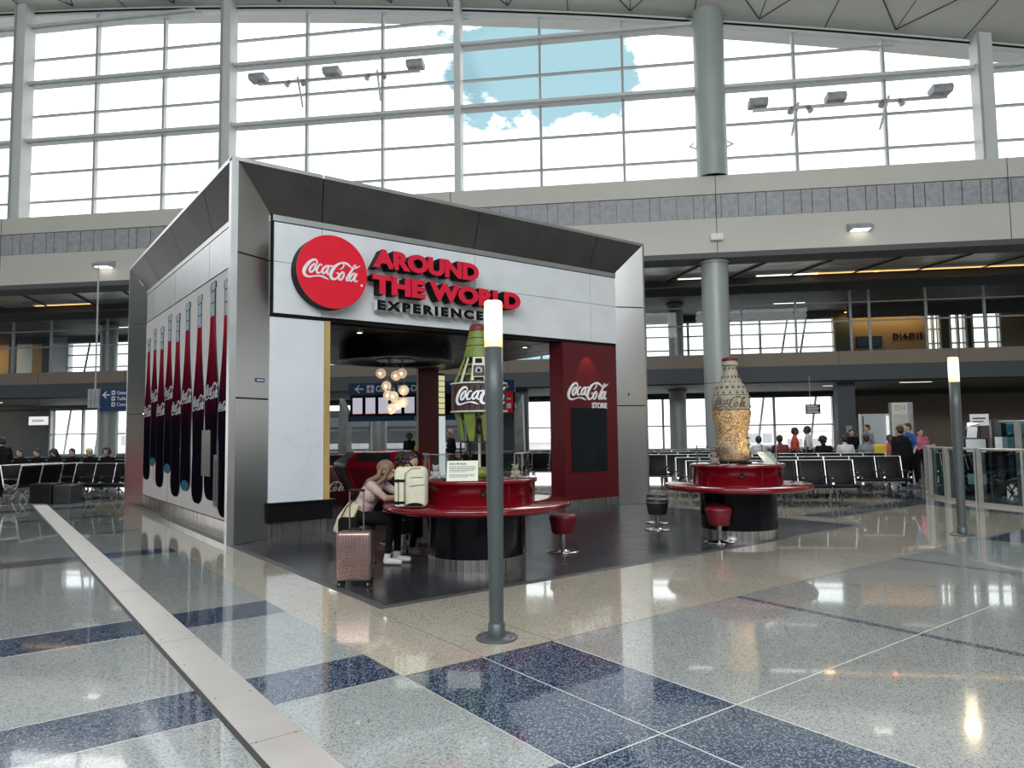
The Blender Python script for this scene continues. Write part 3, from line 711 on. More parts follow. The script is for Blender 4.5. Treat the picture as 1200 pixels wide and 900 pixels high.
# bottle mural
mu = KB(); mu.box((3.275, 11.8, .25), (3.31, 19.15, 4.37), 'mural_white'); mu.box((3.272, 16.45, .25), (3.275, 16.46, 2.4), 'joint_dark')
mural = kpart(mu, 'mural_panel')
def grad_mat(name, top, mid, bot, zt, zm, zb):
    m = principled(name, mid, .8, spec=.0); t = m.node_tree; b = t.nodes['Principled BSDF']
    tc = N(t, 'ShaderNodeTexCoord'); sp = N(t, 'ShaderNodeSeparateXYZ'); t.links.new(tc.outputs['Object'], sp.inputs[0])
    n = N(t, 'ShaderNodeTexNoise'); n.inputs['Scale'].default_value = 3; mp = N(t, 'ShaderNodeMapping'); mp.inputs['Scale'].default_value = (1, 4, .5)
    t.links.new(tc.outputs['Object'], mp.inputs[0]); t.links.new(mp.outputs[0], n.inputs['Vector'])
    ma = N(t, 'ShaderNodeMath', operation='MULTIPLY_ADD'); ma.inputs[1].default_value = 1.6; t.links.new(n.outputs[0], ma.inputs[0]); t.links.new(sp.outputs['Z'], ma.inputs[2])
    mr = N(t, 'ShaderNodeMapRange'); mr.inputs[1].default_value = zb+.8; mr.inputs[2].default_value = zt+.8; t.links.new(ma.outputs[0], mr.inputs[0])
    r = N(t, 'ShaderNodeValToRGB'); e = r.color_ramp.elements; e[0].position = 0; e[0].color = (*bot, 1); e[1].position = 1; e[1].color = (*top, 1)
    x = e.new((zm-zb)/(zt-zb)); x.color = (*mid, 1); t.links.new(mr.outputs[0], r.inputs[0]); t.links.new(r.outputs[0], b.inputs['Base Color'])
    return m
grad_mat('cola_print', (.34, .02, .03), (.10, .006, .016), (.006, .004, .008), 3.7, 2.9, 1.9)
noisy('bottle_outline', (.05, .07, .09), .7, spec=.02); noisy('print_glass', (.34, .42, .46), .7, spec=.02, var=.2, scale=10); noisy('print_glass_light', (.50, .52, .55), .7, spec=.02)
noisy('print_teal', (.03, .12, .17), .7, spec=.02); noisy('print_pink', (.62, .38, .38), .5)
def bot_prof(H_, W_):
    # half widths from foot to lip of the classic contour bottle
    return [(0, .10), (.004, .20), (.014, .30), (.035, .38), (.06, .41), (.08, .42), (.17, .40), (.25, .385), (.36, .42), (.42, .44), (.48, .43), (.54, .38), (.62, .29), (.70, .215), (.78, .165), (.86, .14), (.93, .13), (.965, .13), (.97, .17), (.99, .17), (1.0, .14)]
bots = [(18.75, .62, 3.95, 3.62), (18.05, .95, 4.12, 3.62), (17.25, .52, 4.05, 3.55), (16.50, .85, 4.22, 3.65), (15.70, .42, 4.12, 3.55), (14.85, .58, 4.22, 3.68), (13.95, .40, 4.22, 3.62), (13.0, .52, 4.30, 3.7), (12.12, .30, 4.2, 3.6)]
order = [1, 3, 6, 0, 2, 4, 5, 7, 8]
for q, i in enumerate(order):
    yc, zb, zt, zl = bots[i]; Hh = zt-zb; W = 1.0*min(1, .9) ; mb = KB(); x = 3.2745-.0022*q
    pr = [(f, h_*W*1.06) for f, h_ in bot_prof(Hh, W)]
    def poly(lo, hi, grow=0, crop=None):
        pts = [(f, h_) for f, h_ in pr if lo <= f <= hi]
        def at(f):
            for (f0, h0), (f1, h1) in zip(pr, pr[1:]):
                if f0 <= f <= f1: return h0+(h1-h0)*(f-f0)/(f1-f0)
            return pr[-1][1]
        pts = [(lo, at(lo))]+[p for p in pts if lo < p[0] < hi]+[(hi, at(hi))]
        return [(min(19.14, max(11.82, yc+h_+grow)), zb+f*Hh) for f, h_ in pts]+[(min(19.14, max(11.82, yc-h_-grow)), zb+f*Hh) for f, h_ in pts[::-1]]
    lv_ = (zl-zb)/Hh
    mb.prism(poly(0, 1, .02), x, 3.276, 'bottle_outline', 'x')
    mb.prism(poly(.002, lv_), x-.0006, x, 'cola_print', 'x')
    mb.prism(poly(lv_, .998, -.015), x-.0006, x, 'print_glass', 'x')
    mb.prism([(yc+.05, zb+Hh*(lv_+.02)), (yc+.09, zb+Hh*(lv_+.02)), (yc+.08, zb+.95*Hh), (yc+.05, zb+.95*Hh)], x-.0009, x, 'print_glass_light', 'x')
    for f in (.90, .955): mb.box((x-.001, yc-.12, zb+f*Hh), (x, yc+.12, zb+f*Hh+.02), 'bottle_outline')
    if i in (1, 3, 5): mb.prism([(yc+.3*math.cos(a), zb+.10+.10*math.sin(a)) for a in [PI*k/8-PI*0 for k in range(16)]], x-.001, x, 'print_teal', 'x')
    # script on the shoulder, runs around the bottle
    T = frame_T((x-.002, yc+.40, zb+.44*Hh+(.06 if i % 2 else 0)), (0, -1, 0), (0, 0, 1))
    put_script(mb, T, .85 if i not in (8,) else .5, 'print_glass_light', .0005, k=3)
    kpart(mb, 'bottle_print', mural)
for yy, ww, hh in ((17.6, .5, .5), (16.0, .35, .55), (14.6, .3, .4)): mb = KB(); mb.prism([(yy+ww*math.cos(a), .82+hh*.5*math.sin(a)) for a in [2*PI*k/16 for k in range(16)]], 3.2735, 3.2748, 'print_pink', 'x'); kpart(mb, 'mural_stain', mural)
mb = KB(); mb.box((3.245, 12.98, .92), (3.262, 13.55, 1.72), 'steel_dark'); mb.box((3.24, 12.45, .45), (3.262, 12.72, 1.30), 'steel_dark'); mb.box((3.235, 12.54, .55), (3.245, 12.63, 1.2), 'joint_dark'); kpart(mb, 'access_plate')
# body of the roof, dark soffit
mb = KB()
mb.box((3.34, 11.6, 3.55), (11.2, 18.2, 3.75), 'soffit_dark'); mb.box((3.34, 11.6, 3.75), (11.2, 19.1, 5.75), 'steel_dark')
kpart(mb, 'roof_body')
mb = KB(); mb.box((3.34, 11.45, 3.50), (11.2, 18.2, 3.55), 'soffit_dark')
for k in range(1, 9): mb.box((3.34+k*.9, 11.62, 3.496), (3.345+k*.9, 18.1, 3.5), 'joint_dark')
kpart(mb, 'soffit')
mb = KB(); mb.lathe([(1.16, 3.5), (1.16, 3.14), (1.19, 3.12), (1.19, 3.10), (1.0, 3.10), (1.0, 3.16), (0.0, 3.16)], 'drum_dark', c=(6.98, 13.3, 0), n=56); kpart(mb, 'ceiling_drum')
for x, y in ((5.6, 12.1), (8.15, 12.2), (8.4, 13.6), (9.6, 12.3), (10.3, 12.0), (10.6, 11.95)):
    mb = KB(); mb.cyl((x, y, 3.47), (x, y, 3.5), .07, 'steel_light', n=16); mb.cyl((x, y, 3.465), (x, y, 3.47), .045, 'bulb_glow' if x > 9 else 'strip_white', n=12); kpart(mb, 'downlight')
# entrance left pier
mb = KB(); mb.box((3.69, 11.31, .56), (4.60, 11.75, 3.5), 'white_panel'); kpart(mb, 'white_wall_panel')
mb = KB(); mb.box((4.605, 11.29, .56), (4.70, 11.75, 3.5), 'wood_edge'); kpart(mb, 'wooden_jamb')
mb = KB(); mb.box((3.69, 11.25, .25), (4.74, 11.75, .55), 'black_satin'); mb.box((3.69, 11.22, .53), (4.80, 11.78, .56), 'black_satin'); kpart(mb, 'black_band')
mb = KB()
for k in range(4): mb.box((3.69+k*.245, 11.33, 0.0), (3.69+(k+1)*.245-.003, 11.7, .25), 'kick_steel')
kpart(mb, 'kick_plate')
mb = KB(); mb.box((3.34, 11.6, 0), (3.69, 19.1, 3.5), 'black_satin'); kpart(mb, 'inner_wall')
# red panel on the right with screen and lettering
mb = KB(); mb.box((9.83, 11.3, .19), (11.39, 11.75, 3.5), 'red_panel'); rp = kpart(mb, 'red_wall_panel')
mb = KB()
for k in range(4): mb.box((9.86+k*.38, 11.33, 0), (9.86+(k+1)*.38-.003, 11.7, .19), 'kick_steel')
kpart(mb, 'kick_plate')
mb = KB(); mb.box((10.03, 11.278, .77), (11.04, 11.3, 2.12), 'screen_dark'); kpart(mb, 'screen', rp, label='tall dark screen')
mb = KB(); put_script(mb, frame_T((9.94, 11.297, 2.28), (1, 0, 0), (0, 0, 1)), 1.17, 'sign_white', .015); kpart(mb, 'script_lettering', rp, label='white script lettering')
mb = KB(); put_text(mb, 'STORE', frame_T((10.62, 11.297, 2.11), (1, 0, 0), (0, 0, 1)), w=.45, h=.13, depth=.012, bold=.03); kpart(mb, 'store_lettering', rp, label='white capital lettering')
mb = KB(); mb.box((11.62, 11.17, 2.40), (11.80, 11.19, 2.46), 'blue_sign', T=Matrix.Translation((0, 0, 0))); kpart(mb, 'number_plate')
mb = KB(); T = frame_T((3.44, 11.172, 2.44), (.59, .3, 0), (0, 0, 1)); mb.box((0, 0, 0), (.18, .06, .012), 'blue_sign', T=T); mb.box((.02, .02, .012), (.16, .04, .014), 'sign_white', T=T); kpart(mb, 'number_plate')
# back corner column, menu board
mb = KB(); mb.box((10.22, 18.12, 0), (10.90, 18.24, 3.5), 'red_panel'); kpart(mb, 'red_column')
mb = KB(); mb.box((10.92, 18.2, 2.15), (11.17, 18.28, 3.4), 'red_panel'); 
for k in range(7): mb.box((10.94, 18.19, 2.2+k*.165), (11.15, 18.2, 2.34+k*.165), 'menu_yellow')
mb.box((10.92, 18.2, .1), (11.17, 18.28, 2.13), 'menu_white'); kpart(mb, 'menu_board')
# ---- signage on the header
mb = KB(); Td = frame_T((4.612, 11.0, 4.27), (1, 0, 0), (0, 0, 1))
mb.cyl((4.612, 11.0, 4.27), (4.612, 11.24, 4.27), .605, 'seam_black', n=72, cap=False)
mb.cyl((4.612, 11.0, 4.27), (4.612, 10.985, 4.27), .605, 'red_sign', n=72); mb.cyl((4.612, 11.22, 4.27), (4.612, 11.24, 4.27), .56, 'black_satin', n=40)
disc = kpart(mb, 'round_sign', label='red disc with white script')
mb = KB(); put_script(mb, frame_T((4.115, 10.987, 4.13), (1, 0, -.012), (.0, 0, 1)), .97, 'sign_white', .012, fat=1.05); mb.cyl((5.12, 10.987, 4.10), (5.12, 10.975, 4.10), .02, 'sign_white'); kpart(mb, 'script_lettering', disc, label='white script lettering')
for txt, x0, z0, wd, hh, mf, ms, bd, d0 in (('AROUND', 5.34, 4.45, 2.18, .335, 'red_letters', 'seam_black', .045, .22), ('THE WORLD', 5.33, 4.0, 3.17, .335, 'red_letters', 'seam_black', .045, .22)):
    mb = KB(); put_text(mb, txt, frame_T((x0, 11.225, z0), (1, 0, 0), (0, 0, 1)), w=wd, h=hh, depth=d0, bold=.06, mface=mf, mside=ms); kpart(mb, 'red_lettering', label='red block letters with black sides')
mb = KB(); put_text(mb, 'EXPERIENCE', frame_T((5.45, 11.20, 3.735), (1, 0, 0), (0, 0, 1)), w=2.20, h=.175, depth=.13, bold=.065, mface='seam_black', mside='white_paint', spacing=1.35); kpart(mb, 'black_lettering', label='small black letters with pale sides')

# chandelier
ch = thing('pendant_chandelier', 'cluster of ten glowing glass globes hanging under the kiosk drum', 'chandelier', (6.98, 13.3, 3.16))
mb = MB(); mb.cyl((0, 0, -.03), (0, 0, 0), .42, 'chrome', n=40); mb.build('canopy', ch)
CX = Vector((6.98, 13.3))
gl_px = [(-.27, 2.87), (-.02, 2.83), (.12, 2.86), (-.20, 2.62), (.15, 2.51), (-.15, 2.42), (-.03, 2.385), (.12, 2.27), (.01, 2.22), (-.09, 2.13)]
ri = Vector((math.sin(az), -math.cos(az), 0)); fo = Vector((math.cos(az), math.sin(az), 0))
for i, (s_, z) in enumerate(gl_px):
    dpt = [-.05, .1, -.12, .14, -.1, .02, -.16, .12, .1, -.06][i]
    p = ri*s_*1.15+fo*dpt; zz = z-3.16
    mb = MB(); mb.cyl((p.x, p.y, zz+.1), (p.x, p.y, 0), .004, 'louver_grey', n=5); mb.build('cord', ch)
    mb = MB(); mb.sphere((p.x, p.y, zz), .105, 'globe_glow', 20, 12); g = mb.build('globe', ch)
    mb = MB(); mb.sphere((p.x+ -fo.x*.085, p.y-fo.y*.085, zz-.01), .032, 'bulb_glow', 10, 6); mb.cyl((p.x, p.y, zz+.1), (p.x, p.y, zz+.13), .025, 'chrome'); mb.build('bulb', g)
pl_ = bpy.data.lights.new('chandelier_light', 'POINT'); pl_.energy = 9; pl_.color = (1, .75, .45); pl_.shadow_soft_size = .3
po = bpy.data.objects.new('chandelier_light', pl_); po.location = (6.98, 13.3, 1.95); COL.objects.link(po)
for (x, y, e) in ((10.5, 10.95, 18), (4.9, 8.9, 0)):
    if e:
        l = bpy.data.lights.new('screen_spot', 'SPOT'); l.energy = e; l.color = (1, .7, .35); l.spot_size = 1.0; o = bpy.data.objects.new('screen_spot', l); o.location = (x, y+.1, 3.44); aim(o, (0, .35, -1)); COL.objects.link(o)

# ================================================================== COUNTERS
def counter(name, label, c, RB, RL, RD, zl=.70, zd=1.05):
    o = thing(name, label, 'counter', (c[0], c[1], .006))
    mb = MB(); mb.lathe([(RB, .14), (RB, zl-.02)], 'black_gloss', n=64); mb.build('base', o)
    mb = MB(); n = 44
    for k in range(n):
        a0, a1 = 2*PI*k/n+.004, 2*PI*(k+1)/n-.004
        mb.add([(RB*math.cos(a0), RB*math.sin(a0), 0), (RB*math.cos(a1), RB*math.sin(a1), 0), (RB*math.cos(a1), RB*math.sin(a1), .14), (RB*math.cos(a0), RB*math.sin(a0), .14)], [(0, 1, 2, 3)], 'kick_steel')
    mb.lathe([(RB-.006, 0), (RB-.006, .14)], 'joint_dark', n=44); mb.build('foot_band', o, label='brushed steel foot band')
    mb = MB(); mb.lathe([(0, zl-.02), (RL-.05, zl-.02), (RL-.01, zl), (RL, zl+.02), (RL, zl+.05), (RL-.012, zl+.062), (0, zl+.062)], 'red_gloss', n=80); mb.build('ledge', o)
    mb = MB(); mb.lathe([(RD, zl+.06), (RD, zd-.05), (RD+.03, zd-.045), (RD+.035, zd-.01), (RD+.025, zd), (0, zd)], 'red_gloss', n=72); dr = mb.build('drum', o)
    for k in range(6):
        a = math.atan2(-c[1], -c[0])+k*PI/3+.1; p = Vector((math.cos(a), math.sin(a), 0)); q = p*RD; zz = zl+.2
        b = MB(); b.cyl((q.x, q.y, zz), (q.x*1.012, q.y*1.012, zz), .035, 'seam_black', n=20); b.cyl((q.x*1.012, q.y*1.012, zz), (q.x*1.016, q.y*1.016, zz), .015, 'steel_dark', n=12); b.build('grommet', dr)
    for k in range(4):
        a = math.atan2(-c[1], -c[0])+.55+k*PI/2; b = MB(); b.box((RD*.998, -.003, zl+.07), (RD+.003, .003, zd-.06), 'joint_dark', T=Matrix.Rotation(a, 4, 'Z')); b.build('drum_seam', dr)
    return o
C1 = Vector((5.007, 7.427, 0)); C2 = Vector((9.315, 6.728, 0))
counter('round_counter', 'red and black round counter in front, under the green openwork bottle', C1, .60, 1.15, .72)
counter('round_counter', 'red and black round counter on the right, under the pale patterned bottle', C2, .56, 1.08, .66, .73, 1.09)

# ---- stools
def stool(x, y, mat, label, back=False, group=None):
    o = thing('stool', label, 'stool', (x, y, .006), random.random()*3, group)
    mb = MB(); mb.lathe([(0, .002), (.215, .002), (.215, .01), (.19, .018), (.05, .024), (.045, .03), (0, .03)], 'chrome', n=36)
    for k in range(4): mb.cyl((.15*math.cos(k*PI/2+.6), .15*math.sin(k*PI/2+.6), .01), (.15*math.cos(k*PI/2+.6), .15*math.sin(k*PI/2+.6), .028), .012, 'steel_dark', n=8)
    mb.build('base_plate', o)
    mb = MB(); mb.lathe([(.038, .02), (.038, .26)], 'chrome', n=20); mb.build('post', o)
    mb = MB(); mb.lathe([(0, .245), (.135, .245), (.15, .26), (.178, .42), (.182, .43), (.184, .445), (.182, .46), (.184, .475), (.165, .497), (.12, .505), (0, .508)], mat, n=40); st = mb.build('seat', o)
    mb = MB(); mb.lathe([(.1855, .440), (.188, .445), (.1855, .45)], 'black_satin' if mat != 'grey_vinyl' else 'louver_grey', n=40); mb.build('piping', st)
    if back:
        mb = MB(); a0 = math.radians(-20); mb.lathe([(.17, .47), (.20, .50), (.205, .54), (.19, .545), (.165, .50)], mat, n=20, a0=a0, a1=a0+2.0); mb.build('low_back', o); o.rotation_euler = (0, 0, 0)
    return o
stool(6.376, 7.395, 'burgundy_vinyl', 'burgundy padded stool on a chrome pedestal, standing alone right of the front counter')
stool(8.959, 8.025, 'grey_vinyl', 'dark grey padded stool, nearer of the two behind the front counters')
stool(9.62, 8.62, 'grey_vinyl', 'dark grey padded stool, farther of the two near the steel pier')
stool(8.60, 6.545, 'burgundy_vinyl', 'red padded stool with a low back rim in front of the right counter', True)
stool(4.74, 8.84, 'grey_vinyl', 'dark stool under the short-haired person at the front counter')
stool(10.2, 7.6, 'grey_vinyl', 'dark stool behind the right counter, only its foot showing')

# ---- script on curved surface
def cyl_bend(R, a0, z0, c=(0, 0)):
    return lambda x, y, zz: (c[0]+(R+zz)*math.cos(a0+x/R), c[1]+(R+zz)*math.sin(a0+x/R), z0+y)
# ---- green openwork bottle
B1 = thing('bottle_sculpture', 'green openwork bottle sculpture with dark planked band and white script', 'sculpture', (5.09, 7.48, 1.056))
toc = math.atan2(-7.6, -4.93)      # towards the camera
zz = lambda z: z-1.056
mb = MB(); mb.lathe([(.20, 0), (.24, .01), (.24, .09), (.20, .12), (0, .12)], 'green_paint', n=32); mb.build('foot', B1)
mb = MB(); mb.lathe([(.115, zz(2.90)), (.125, zz(2.86)), (.185, zz(2.575)), (.19, zz(2.55)), (.17, zz(2.55))], 'green_paint', n=40)
for z, r in ((2.80, .141), (2.70, .162)): mb.lathe([(r, zz(z)), (r+.006, zz(z)+.004), (r, zz(z)+.008)], 'dark_planks', n=40)
mb.build('neck', B1)
mb = MB(); mb.lathe([(0, zz(2.985)), (.09, zz(2.985)), (.108, zz(2.965)), (.118, zz(2.92))], 'cap_red', n=42)
n = 21
for k in range(n):
    a0, a1 = 2*PI*k/n, 2*PI*(k+1)/n; am = (a0+a1)/2
    mb.add([(.118*math.cos(a0), .118*math.sin(a0), zz(2.92)), (.118*math.cos(a1), .118*math.sin(a1), zz(2.92)), (.13*math.cos(am), .13*math.sin(am), zz(2.88))], [(0, 1, 2)], 'cap_red')
mb.build('crown_cap', B1)
for k in range(12):          # slanting ribs between neck and band
    a = toc+.26+2*PI*k/12
    mb = MB(); p0 = Vector((.185*math.cos(a), .185*math.sin(a), zz(2.56))); p1 = Vector((.335*math.cos(a), .335*math.sin(a), zz(2.2)))
    white = k in (2, 10, 6)
    s_ = Vector((-math.sin(a), math.cos(a), 0))*(.014 if white else .038)
    nn = Vector((math.cos(a), math.sin(a), .3))*.015
    mb.add([p0-s_*.6, p0+s_*.6, p1+s_, p1-s_, p0-s_*.6-nn, p0+s_*.6-nn, p1+s_-nn, p1-s_-nn], [(3, 2, 1, 0), (4, 5, 6, 7), (0, 1, 5, 4), (1, 2, 6, 5), (2, 3, 7, 6), (3, 0, 4, 7)], 'cream_plastic' if white else 'green_paint')
    mb.build('rib', B1)
for z, r in ((2.45, .235), (2.33, .285)):
    mb = MB(); mb.lathe([(r-.02, zz(z)), (r-.02, zz(z)+.02), (r-.035, zz(z)+.02), (r-.035, zz(z)), (r-.02, zz(z))], 'green_paint', n=32); mb.build('hoop', B1)
mb = MB(); T = Matrix.Translation((0, 0, 0)) @ Matrix.Rotation(toc-.02, 4, 'Z')
def fr(mb, r0, z0, z1, w0, w1, dx, m, r1=None):
    r1 = r1 or r0
    mb.add([(r0+dx, -w0, zz(z0)), (r0+dx, w0, zz(z0)), (r1+dx, w1, zz(z1)), (r1+dx, -w1, zz(z1)), (r0+dx-.03, -w0, zz(z0)), (r0+dx-.03, w0, zz(z0)), (r1+dx-.03, w1, zz(z1)), (r1+dx-.03, -w1, zz(z1))], [(0, 1, 2, 3), (7, 6, 5, 4), (0, 4, 5, 1), (1, 5, 6, 2), (2, 6, 7, 3), (3, 7, 4, 0)], m, T=T)
fr(mb, .315, 2.25, 2.55, .095, .07, .02, 'cream_plastic', .20); mb.build('window_frame', B1)
mb = MB(); fr(mb, .30, 2.31, 2.44, .07, .065, .030, 'dark_planks', .245); fr(mb, .225, 2.47, 2.53, .045, .04, .030, 'seam_black', .205); fr(mb, .312, 2.255, 2.29, .06, .06, .03, 'seam_black', .302)
mb.cyl(T @ Vector((.315, 0, zz(2.375))), T @ Vector((.285, 0, zz(2.375))), .045, 'louver_grey', n=20); mb.cyl(T @ Vector((.322, 0, zz(2.375))), T @ Vector((.30, 0, zz(2.375))), .02, 'seam_black', n=12)
mb.build('speaker_box', B1)
mb = MB(); n = 30
for k in range(n):
    a0, a1 = 2*PI*k/n+.01, 2*PI*(k+1)/n-.01; R = .345+.004*(k % 3)
    zt, zb = zz(2.21+.006*((k*7) % 3)), zz(1.885-.005*((k*5) % 3))
    mb.add([(R*math.cos(a0), R*math.sin(a0), zb), (R*math.cos(a1), R*math.sin(a1), zb), (R*math.cos(a1), R*math.sin(a1), zt), (R*math.cos(a0), R*math.sin(a0), zt)], [(0, 1, 2, 3)], 'dark_planks')
mb.lathe([(.335, zz(1.89)), (.335, zz(2.2))], 'seam_black', n=30); band = mb.build('plank_band', B1)
for z in (2.215, 1.865):
    mb = MB(); mb.lathe([(.34, zz(z)), (.362, zz(z)), (.362, zz(z)+.018), (.34, zz(z)+.018)], 'cream_plastic', n=40); mb.build('rim', band)
mb = MB(); wlen = .70
put_script(mb, None, wlen, 'sign_white', .012, bend=cyl_bend(.357, toc-.88, zz(1.95)), k=5)
mb.build('script_lettering', band, label='white hand-painted script')
for k in range(8):           # tapering green fins below
    a = toc+.35+2*PI*k/8; mb = MB(); d = Vector((math.cos(a), math.sin(a), 0)); s_ = Vector((-d.y, d.x, 0))
    top = d*.31; bot = d*.235; mid = d*.27
    V = [top-s_*.075+Vector((0, 0, zz(1.87))), top+s_*.075+Vector((0, 0, zz(1.87))), mid+s_*.062+Vector((0, 0, zz(1.7))), bot+s_*.028+Vector((0, 0, zz(1.50))), bot-s_*.028+Vector((0, 0, zz(1.50))), mid-s_*.062+Vector((0, 0, zz(1.7)))]
    W_ = [v-d*.03 for v in V]
    mb.add(V+W_, [(0, 1, 2, 3, 4, 5), (11, 10, 9, 8, 7, 6)]+[(i, 6+i, 6+(i+1) % 6, (i+1) % 6) for i in range(6)], 'green_paint'); mb.build('fin', B1)
mb = MB()
mb.lathe([(.245, zz(1.49)), (.245, zz(1.51)), (.225, zz(1.51)), (.225, zz(1.49)), (.245, zz(1.49))], 'black_satin', n=32); mb.build('lower_hoop', B1)
for k in range(6):
    a = toc+.5+2*PI*k/6; mb = MB(); mb.cyl((.235*math.cos(a), .235*math.sin(a), .1), (.235*math.cos(a), .235*math.sin(a), zz(1.5)), .012, 'black_satin', n=8)
    mb.sphere((.235*math.cos(a), .235*math.sin(a), zz(1.32)), .028, 'black_satin', 8, 6); mb.build('leg_rod', B1)
mb = MB(); mb.cyl((0, 0, .1), (0, 0, zz(2.9)), .018, 'cream_plastic', n=10); mb.build('mast', B1)
mb = MB(); T = Matrix.Rotation(toc, 4, 'Z'); mb.sphere(T @ Vector((.1, 0, zz(1.66))), .05, 'dark_planks', 12, 8, sc=(1, 1, 1.4)); mb.sphere(T @ Vector((.1, 0, zz(1.76))), .03, 'dark_planks', 10, 6)
for s_ in (-1, 1): mb.tube([T @ Vector((.1, s_*.03, zz(1.7))), T @ Vector((.12, s_*.07, zz(1.64))), T @ Vector((.14, s_*.06, zz(1.57)))], .01, 'dark_planks', 6)
mb.build('hanging_figure', B1)

# ---- pale patterned bottle
def pattern_mat():
    m = principled('carved_pattern', (.5, .4, .25), .6); t = m.node_tree; b = t.nodes['Principled BSDF']
    tc = N(t, 'ShaderNodeTexCoord')
    v = N(t, 'ShaderNodeTexVoronoi', feature='DISTANCE_TO_EDGE'); v.inputs['Scale'].default_value = 13; t.links.new(tc.outputs['Object'], v.inputs['Vector'])
    n = N(t, 'ShaderNodeTexNoise'); n.inputs['Scale'].default_value = 5.5; n.inputs['Detail'].default_value = 5; n.inputs['Distortion'].default_value = 3.2; t.links.new(tc.outputs['Object'], n.inputs['Vector'])
    r = N(t, 'ShaderNodeValToRGB'); e = r.color_ramp.elements; e[0].position = .46; e[0].color = (0, 0, 0, 1); e[1].position = .49; e[1].color = (1, 1, 1, 1); x = e.new(.52); x.color = (1, 1, 1, 1); y = e.new(.55); y.color = (0, 0, 0, 1)
    t.links.new(n.outputs[0], r.inputs[0])
    lt = N(t, 'ShaderNodeMath', operation='LESS_THAN'); lt.inputs[1].default_value = .06; t.links.new(v.outputs['Distance'], lt.inputs[0])
    mxm = N(t, 'ShaderNodeMath', operation='MAXIMUM')
    n2 = N(t, 'ShaderNodeTexNoise'); n2.inputs['Scale'].default_value = 8; n2.inputs['Detail'].default_value = 3; n2.inputs['Distortion'].default_value = 4.5; t.links.new(tc.outputs['Object'], n2.inputs['Vector'])
    r2 = N(t, 'ShaderNodeValToRGB'); e2 = r2.color_ramp.elements; e2[0].position = .42; e2[0].color = (.85, .85, .85, 1); e2[1].position = .48; e2[1].color = (0, 0, 0, 1)
    t.links.new(n2.outputs[0], r2.inputs[0]); t.links.new(r.outputs[0], mxm.inputs[0]); t.links.new(r2.outputs[0], mxm.inputs[1])
    sp = N(t, 'ShaderNodeSeparateXYZ'); t.links.new(tc.outputs['Object'], sp.inputs[0])
    base = N(t, 'ShaderNodeValToRGB'); mr = N(t, 'ShaderNodeMapRange'); mr.inputs[2].default_value = 1.6; t.links.new(sp.outputs['Z'], mr.inputs[0]); t.links.new(mr.outputs[0], base.inputs[0])
    e = base.color_ramp.elements; e[0].position = 0; e[0].color = (.60, .34, .17, 1); e[1].position = 1; e[1].color = (.46, .42, .31, 1)
    for p_, c_ in ((.12, (.62, .45, .26)), (.45, (.72, .50, .24)), (.60, (.66, .48, .25)), (.64, (.55, .48, .34))):
        x = e.new(p_) if hasattr(e, 'new') else None; x.color = (*c_, 1)
    mx = N(t, 'ShaderNodeMix', data_type='RGBA'); t.links.new(mxm.outputs[0], mx.inputs['Factor']); t.links.new(base.outputs[0], mx.inputs['A']); mx.inputs['B'].default_value = (.16, .09, .05, 1)
    t.links.new(mx.outputs['Result'], b.inputs['Base Color'])
pattern_mat(); noisy('sand_glaze', (.36, .33, .25), .6, 0, var=.15, scale=12); noisy('dark_motif', (.10, .07, .05), .6)
B2 = thing('bottle_sculpture', 'pale tan bottle sculpture covered in dark carved patterns, with red cap', 'sculpture', (C2.x-.02, C2.y+.05, 1.096)); B2.scale = (.92, .92, .95)
toc2 = math.atan2(-C2.y, -C2.x)
mb = MB(); mb.lathe([(0, 0), (.30, 0), (.30, .02), (.26, .035), (0, .035)], 'black_satin', n=40); mb.build('base_disc', B2)
S2 = 1.0
prof = [(.20, .035), (.262, .05), (.285, .10), (.292, .17), (.272, .26), (.262, .34), (.252, .44), (.258, .52), (.278, .62), (.302, .72), (.312, .82), (.308, .855)]
mb = MB(); mb.lathe(prof, 'carved_pattern', n=48); mb.build('body', B2)
mb = MB(); mb.lathe([(.30, .85), (.296, .855), (.296, .87), (.30, .875)], 'dark_motif', n=48); mb.lathe([(.30, .87), (.306, .88), (.306, 1.04), (.292, 1.09)], 'sand_glaze', n=48); mb.build('label_band', B2)
sh = MB(); sh.lathe([(.285, 1.085), (.283, 1.10), (.288, 1.105)], 'dark_motif', n=48); sh.lathe([(.292, 1.10), (.262, 1.18), (.205, 1.28), (.150, 1.38), (.118, 1.46), (.105, 1.55), (.103, 1.60)], 'sand_glaze', n=48); shoulder = sh.build('shoulder', B2)
mb = MB(); mb.lathe([(.103, 1.575), (.132, 1.58), (.136, 1.60), (.120, 1.64), (.108, 1.66)], 'sand_glaze', n=36); mb.build('lip', B2)
mb = MB(); mb.lathe([(.112, 1.655), (.126, 1.66), (.126, 1.70), (.112, 1.715), (0, 1.72)], 'cap_red', n=36)
for k in range(24): mb.box((.124, -.006, 1.657), (.131, .006, 1.70), 'cap_red', T=Matrix.Rotation(k*PI/12, 4, 'Z'))
mb.build('cap', B2)
mb = MB()
